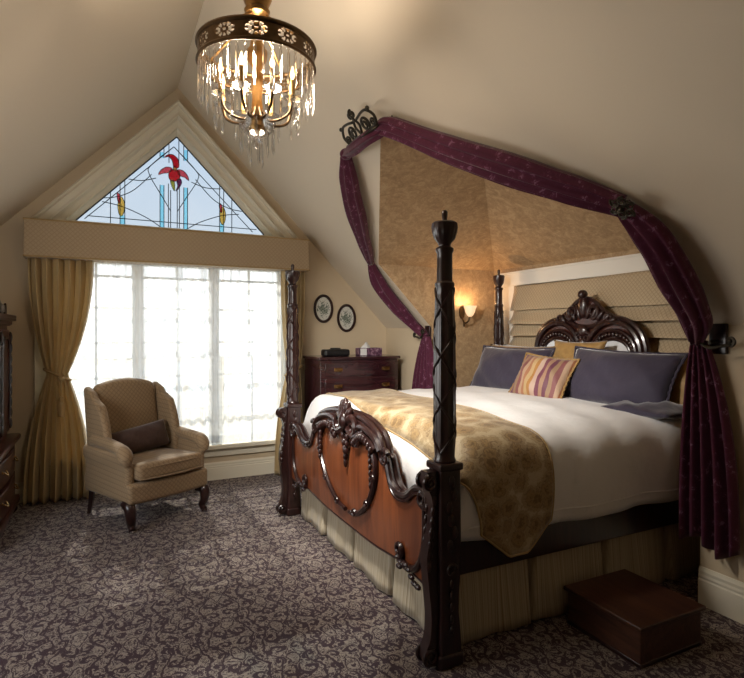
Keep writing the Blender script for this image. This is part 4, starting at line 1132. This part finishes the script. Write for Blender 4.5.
build('upper_swag', bundle(NEARP, [.09, .13, .165, .18, .15, .10], .06, 9, 3), 'drape', r, auto=False)
build('lower_swag', bundle(NEARP2, [.08, .17, .19, .15, .07], .06, 8, 4), 'drape', r, auto=False)
build('hanging_tail', hang(2.775, 1.755, 1.845, 1.60, 1.92, 1.40, .33, 5, 2, .03), 'drape', r, solid=.004, auto=False)
r = thing('drape_valance', (1.45, 3.35, 2.7), 'short burgundy scarf gathered beneath the iron crown, with a knot at each end', 'drape')
CR = [(1.536, 3.555, 2.706), (1.493, 3.32, 2.665), (1.475, 3.125, 2.655), (1.491, 3.016, 2.666), (1.541, 2.979, 2.687)]
build('gathered_scarf', bundle(CR, [.06, .085, .08, .085, .07], .04, 5, 5, 6), 'drape', r, auto=False)
for p in (CR[0], CR[-1]):
    b = B(); b.ball(p, (.045, .045, .04), 16, 10); o = build('knot', b, 'drape', r)

# iron crown over the alcove
CB = [(1.52, 3.5, 2.723), (1.463, 3.255, 2.68), (1.45, 3.073, 2.666), (1.464, 2.96, 2.68), (1.506, 2.95, 2.708)]
r = thing('iron_crown', CB[len(CB) // 2], 'scrolled dark iron crown mounted on the sloping ceiling above the burgundy drapes', 'crown ornament')
b = B(); Pc = cat(CB, 8); b.tube(Pc, .010, 8); b.tube([p + Vector((0, 0, .018)) for p in Pc], .006, 6)
build('base_hoop', b, 'iron', r)
A = Vector(CB[0]); Z = Vector(CB[-1]); Dv = (Z - A); wid = Dv.length; D = Dv.normalized(); mid = Vector(CB[len(CB) // 2]); UPV = Vector((-.75, 0, 1)); UPV = (UPV - D * UPV.dot(D)).normalized()
O = (A + Z) / 2 * .35 + mid * .65
b = B()
for s in (-1, 1):
    b.spiral(O + D * s * wid * .17 + UPV * 0.054, D * s, UPV, .052, .010, -PI * .5, PI * 2.6, .010, .006, 30)
    b.spiral(O + D * s * wid * .17 + UPV * 0.054, D * -s, UPV, .034, .008, -PI * .5, PI * 1.2, .008, .006, 20)
    P = cat([O + D * s * wid * .85 * .45 + UPV * 0.0072, O + D * s * wid * .85 * .50 + UPV * 0.0648, O + D * s * wid * .85 * .40 + UPV * 0.1152, O + D * s * wid * .22 + UPV * 0.1224, O + D * s * .03 + UPV * 0.108], 6); b.tube(P, .009, 7)
    b.spiral(O + D * s * wid * .85 * .40 + UPV * 0.036, D * s, UPV, .026, .006, 0, PI * 2.4, .008, .005, 20)
    b.ball(O + D * s * wid * .85 * .45 + UPV * 0.1188, .014)
    b.tube(cat([O + UPV * 0.0144, O + D * s * .03 + UPV * 0.072, O + UPV * 0.1224], 6), .008, 7)
build('scrollwork', b, 'iron', r)
b = B(); q = O + UPV * 0.144
b.tube([O + UPV * 0.108, q], .009, 8); b.ball(q + UPV * 0.0216, (.014, .014, .024))
for s in (-1, 1): b.spiral(q + D * s * .02 + UPV * 0.0072, D * s, UPV, .020, .004, -PI / 2, PI * 1.6, .008, .005, 14)
build('finial', b, 'iron', r)
# little ceiling hook behind the crown
HK = (1.607, 2.945, 2.748)
b = B(); h0 = Vector(HK); b.tube(cat([h0, h0 + NS * .05 + Vector((0, 0, .0)), h0 + NS * .07 + Vector((0, -.02, .02)), h0 + NS * .06 + Vector((0, -.03, .05))], 5), .006, 7); b.ball(h0 + NS * .004, (.016, .016, .016))
o = build('ceiling_hook', b, 'iron'); tag(o, 'small dark hook on the sloping ceiling just right of the iron crown', 'hook')
# floral boss where the near drape turns
MD = Vector((2.142, 1.75, 2.017))
U1 = Vector((0, 1, 0)); V1 = NS.cross(U1).normalized()
r = thing('drape_rosette', tuple(MD), 'round dark iron rosette pinning the burgundy drape at the ceiling corner', 'drape holder')
b = B()
for i in range(6):
    a = i * PI / 3; c = MD + (U1 * math.cos(a) + V1 * math.sin(a)) * .040
    b.spiral(c, (U1 * math.cos(a) + V1 * math.sin(a)), (V1 * math.cos(a) - U1 * math.sin(a)), .024, .005, 0, PI * 3.2, .0065, .004, 16)
b.ball(MD + NS * .012, .016); build('petal_scrolls', b, 'iron', r)
b = B(); b.tube([MD, MD - NS * .05], .008, 8); build('stem', b, 'iron', r)
# tiebacks on wooden plates
def holdback(y, z, s, label):
    r = thing('drape_holdback', (KX, y, z), label, 'drape holder', 'iron holdbacks beside the alcove')
    b = B(); b.rbox((KX - .012, y, z), (.012, .045, .078), .006, 2); build('wooden_plate', b, 'mahog', r)
    b = B(); b.tube([(KX - .02, y, z - .01), (KX - .09, y, z - .02)], .009, 8)
    c0 = Vector((KX - .10, y - s * .02, z - .03))
    P = cat([c0 + Vector((0, s * .07, .045)), c0 + Vector((0, s * .045, .0)), c0 + Vector((0, 0, -.015)), c0 + Vector((0, -s * .05, -.004)), c0 + Vector((0, -s * .09, .0))], 6)
    b.tube(P, .009, 8); b.spiral(c0 + Vector((0, s * .055, .045)), (0, s, 0), (0, 0, 1), .030, .006, -.2, PI * 2.6, .009, .006)
    b.spiral(c0 + Vector((0, -s * .09, .02)), (0, -s, 0), (0, 0, 1), .024, .005, -PI / 2, PI * 1.7, .009, .006)
    b.ball(c0 + Vector((0, -s * .09, .02)), .010)
    build('scroll_arm', b, 'iron', r)
holdback(4.545, 1.425, -1, 'scrolled iron holdback on the far knee wall, behind the bed')
holdback(1.735, 1.41, 1, 'scrolled iron holdback on a dark plate on the near knee wall')

# ------------------------------------------------------------------ wall sconce
sx, sy, sz = 3.20, 4.50, 1.60
r = thing('wall_sconce', (sx, sy, sz), 'lit glass tulip wall sconce on the wallpapered alcove wall', 'wall sconce')
b = B(); b.prism([(sx + .030 * math.cos(i * PI / 10), sz + .035 + .065 * math.sin(i * PI / 10)) for i in range(20)], sy - .012, sy - .001, 'y')
b.tube(cat([(sx, sy - .01, sz - .01), (sx + .0, sy - .05, sz - .07), (sx + .01, sy - .10, sz - .055), (sx + .02, sy - .115, sz - .01)], 6), .009, 8)
b.ball((sx + .0, sy - .045, sz - .085), (.012, .012, .025)); b.spiral((sx, sy - .02, sz + .09), (1, 0, 0), (0, 0, 1), .018, .004, 0, PI * 2.5, .005, .003, 14)
build('sconce_bracket', b, 'bronze', r)
b = B(); c = (sx + .02, sy - .118, sz - .008)
b.lathe([(.014, 0), (.030, .015), (.044, .045), (.050, .075), (.060, .105)], c, 24, lambda a, z: 1 + .06 * math.sin(6 * a) * (z / .1), cap=False)
sh = build('glass_shade', b, 'lampshade', r, solid=.003)
b = B(); b.ball((c[0], c[1], c[2] + .05), (.014, .014, .03)); build('bulb', b, 'flame', sh)

# ------------------------------------------------------------------ chandelier
CXc, CYc = RX, 2.45
ch = thing('chandelier', (CXc, CYc, RZ - .02), 'antique bronze ring chandelier with candle bulbs and hanging crystal prisms', 'chandelier')
R0, ZR, HB = .257, 2.685, .082
b = B(); nth, nz = 432, 18; seg = 12
ids = {}
def keep(i, j):
    u = ((i + .5) % (nth / seg)) / (nth / seg) * 2 - 1; v = ((j + .5) / nz) * 2 - 1
    U = u * 1.65; d = math.hypot(U, v)
    U = u * 1.18; d = math.hypot(U, v * 1.15); a = math.atan2(v, U)
    if .36 < d < .80 and abs(math.sin(a * 5)) > .45: return False
    if d < .12: return False
    return True
vs = []; fs = []
for j in range(nz + 1):
    for i in range(nth): a = 2 * PI * i / nth; rr = R0; vs.append((CXc + rr * math.cos(a), CYc + rr * math.sin(a), ZR - HB / 2 + HB * j / nz))
for j in range(nz):
    for i in range(nth):
        if keep(i, j): k = (i + 1) % nth; fs.append((j * nth + i, j * nth + k, (j + 1) * nth + k, (j + 1) * nth + i))
b.add(vs, fs); build('pierced_band', b, 'bronze', ch, solid=.004, smooth=False)
b = B()
for z, rr in ((ZR - HB / 2, .008), (ZR + HB / 2, .010)):
    b.tube([(CXc + (R0 + .002) * math.cos(2 * PI * i / 64), CYc + (R0 + .002) * math.sin(2 * PI * i / 64), z) for i in range(64)], rr, 8, closed=True)
build('rim', b, 'bronze', ch)
b = B(); b.lathe([(.012, 2.36), (.03, 2.38), (.022, 2.41), (.028, 2.45), (.022, 2.50), (.027, 2.58), (.022, 2.64), (.04, 2.67), (.046, 2.70), (.046, 2.72), (.034, 2.735), (.03, 2.76), (.018, 2.80), (.012, 2.85), (.03, 2.875), (.052, 2.885), (.058, 2.90), (.046, 2.91), (.066, 2.955), (.05, 2.96), (.02, 3.0), (.008, 3.02)], (CXc, CYc, 0), 28)
build('centre_column', b, 'brass', ch)
b = B(); z = 3.02; k = 0
while z < RZ - .06:
    P = [(CXc + (.012 * math.cos(2 * PI * i / 12) if k % 2 else 0), CYc + (0 if k % 2 else .012 * math.cos(2 * PI * i / 12)), z + .012 + .022 * math.sin(2 * PI * i / 12)) for i in range(12)]
    b.tube(P, .003, 5, closed=True, up=(1, 1, 0)); z += .034; k += 1
build('chain', b, 'brass', ch)
b = B(); b.lathe([(.01, -.09), (.03, -.08), (.06, -.05), (.065, -.02)], (CXc, CYc, RZ), 20); build('ceiling_rose', b, 'brass', ch)
for i in range(4):
    a = PI / 4 + i * PI / 2; b = B()
    b.tube(cat([(CXc + .05 * math.cos(a), CYc + .05 * math.sin(a), 2.87), (CXc + .14 * math.cos(a), CYc + .14 * math.sin(a), 2.80), (CXc + (R0 - .004) * math.cos(a), CYc + (R0 - .004) * math.sin(a), ZR + .03)], 6), .006, 7); build('brace', b, 'brass', ch)
cry = B(); cry.lathe([(.002, 0), (.0060, -.010), (.0065, -.10), (.0085, -.115), (.001, -.145)], (0, 0, 0), 6)
def crystal_at(x, y, z, par, k=1.0, off=0):
    b = B(); b.add([(p[0] * (.8 + .2 * k) + x, p[1] * (.8 + .2 * k) + y, p[2] * k + z) for p in cry.v], cry.f)
    b.ball((x, y, z + .008), .007, 6, 4)
    return build('crystal_prism', b, 'crystal', par, smooth=False)
CRY = []
for i in range(44):
    a = 2 * PI * i / 44; crystal_at(CXc + (R0 - .004) * math.cos(a), CYc + (R0 - .004) * math.sin(a), ZR - HB / 2 - .018, ch, 1.0 + (.18 if i % 2 else 0))
RC = .168; ZC = 2.595
for i in range(8):
    a = i * PI / 4 + .14; ca, sa = math.cos(a), math.sin(a)
    q = lambda r_, z_: (CXc + r_ * ca, CYc + r_ * sa, z_)
    b = B(); b.tube(cat([q(.02, 2.46), q(.05, 2.405), q(.10, 2.40), q(.15, 2.425), q(RC, 2.475)], 6), .0065, 8); arm = build('arm', b, 'bronze', ch)
    b = B(); b.lathe([(.004, 0), (.03, .006), (.040, .014), (.041, .018), (.012, .012), (.004, .012)], q(RC, 2.475), 20, lambda t, z: 1 + .06 * math.sin(8 * t)); build('drip_pan', b, 'crystal', arm)
    b = B(); b.lathe([(.012, 0), (.0105, .006), (.0105, .082), (.008, .086)], q(RC, 2.488), 12); build('candle_sleeve', b, 'candle', arm)
    b = B(); b.lathe([(.004, 0), (.0105, .014), (.0115, .022), (.006, .044), (.001, .060)], q(RC, ZC - .02), 12); build('candle_bulb', b, 'flame', arm)
    for d in (-.22, .22):
        x, y = CXc + (RC + .02) * math.cos(a + d * .8), CYc + (RC + .02) * math.sin(a + d * .8); crystal_at(x, y, 2.465, arm, .72)
for i in range(10):
    a = i * PI / 5; crystal_at(CXc + .075 * math.cos(a), CYc + .075 * math.sin(a), 2.385, ch, .9)
for i in range(3):
    a = i * 2 * PI / 3 + .5; crystal_at(CXc + .03 * math.cos(a), CYc + .03 * math.sin(a), 2.315, ch, .85)
b = B(); b.lathe([(.085, 2.40), (.08, 2.375), (.055, 2.345), (.02, 2.33), (.003, 2.328)], (CXc, CYc, 0), 20); build('crystal_bowl', b, 'crystal', ch)
b = B(); b.ball((CXc, CYc, 2.30), .024, 10, 8); build('crystal_ball', b, 'crystal', ch)

# ------------------------------------------------------------------ lights
def light(name, kind, loc, energy, col, **k):
    d = bpy.data.lights.new(name, kind); d.energy = energy; d.color = col
    for a, v in k.items(): setattr(d, a, v)
    o = bpy.data.objects.new(name, d); COL.objects.link(o); o.location = loc; return o
sun = light('sun', 'SUN', (2, 12, 10), 8.0, (1, .93, .82), angle=.02)
sd = Vector((.03, -1.0, -.86)).normalized(); sun.rotation_euler = sd.to_track_quat('-Z', 'Y').to_euler()
light('chandelier_glow', 'POINT', (CXc, CYc, 2.60), 36, (1, .83, .65), shadow_soft_size=.10)
sp0 = light('added_bed_spot', 'SPOT', (CXc, CYc, 2.13), 285, (1, .95, .87), shadow_soft_size=.12, spot_size=math.radians(98), spot_blend=1.0)  # added fill spot aimed at the bed, not a chandelier bulb
sp0.rotation_euler = Vector((.66, .45, -.60)).to_track_quat('-Z', 'Y').to_euler()
light('sconce_glow', 'POINT', (sx + .02, sy - .118, sz + .10), 5, (1, .60, .30), shadow_soft_size=.03)
d2 = light('added_side_fill', 'AREA', (LX - .01, (LW[0] + LW[1]) / 2, (LW[2] + LW[3]) / 2), 18, (1, .96, .90), shape='RECTANGLE', size=LW[3] - LW[2], size_y=LW[1] - LW[0])  # area fill added in the unseen side opening to boost its light
d2.rotation_euler = (0, math.radians(-90), 0)

w = bpy.data.worlds.new('sky'); scn.world = w; w.use_nodes = True; nt = w.node_tree; nt.nodes.clear()
out = nt.nodes.new('ShaderNodeOutputWorld'); bg = nt.nodes.new('ShaderNodeBackground'); tc = nt.nodes.new('ShaderNodeTexCoord'); sp_ = nt.nodes.new('ShaderNodeSeparateXYZ'); rp = nt.nodes.new('ShaderNodeValToRGB')
nt.links.new(tc.outputs['Generated'], sp_.inputs[0]); nt.links.new(sp_.outputs[2], rp.inputs[0]); nt.links.new(rp.outputs[0], bg.inputs[0]); nt.links.new(bg.outputs[0], out.inputs[0])
e = rp.color_ramp.elements; e[0].position = .0; e[0].color = (1, .98, .95, 1); e[1].position = .6; e[1].color = (.55, .76, 1, 1)
q = e.new(.12); q.color = (.93, .96, 1, 1)
bg.inputs[1].default_value = 2.9

# ------------------------------------------------------------------ camera
YAW = math.atan(267 / 545)
cam = bpy.data.cameras.new('camera'); co = bpy.data.objects.new('camera', cam); COL.objects.link(co)
co.location = (0, 0, 1.45); co.rotation_euler = (math.radians(90), 0, -YAW)
cam.sensor_fit = 'HORIZONTAL'; cam.sensor_width = 36; cam.lens = 36 * 545 / 744; cam.shift_y = -8 / 744; cam.clip_start = .05
scn.camera = co
scn.view_settings.view_transform = 'Standard'; scn.view_settings.look = 'None'; scn.view_settings.exposure = 0.0; scn.view_settings.gamma = 1; scn.view_settings.use_curve_mapping = False
scn.cycles.max_bounces = 10; scn.cycles.transparent_max_bounces = 16; scn.cycles.use_denoising = True
scn.cycles.caustics_reflective = False; scn.cycles.caustics_refractive = False; scn.cycles.sample_clamp_indirect = 4
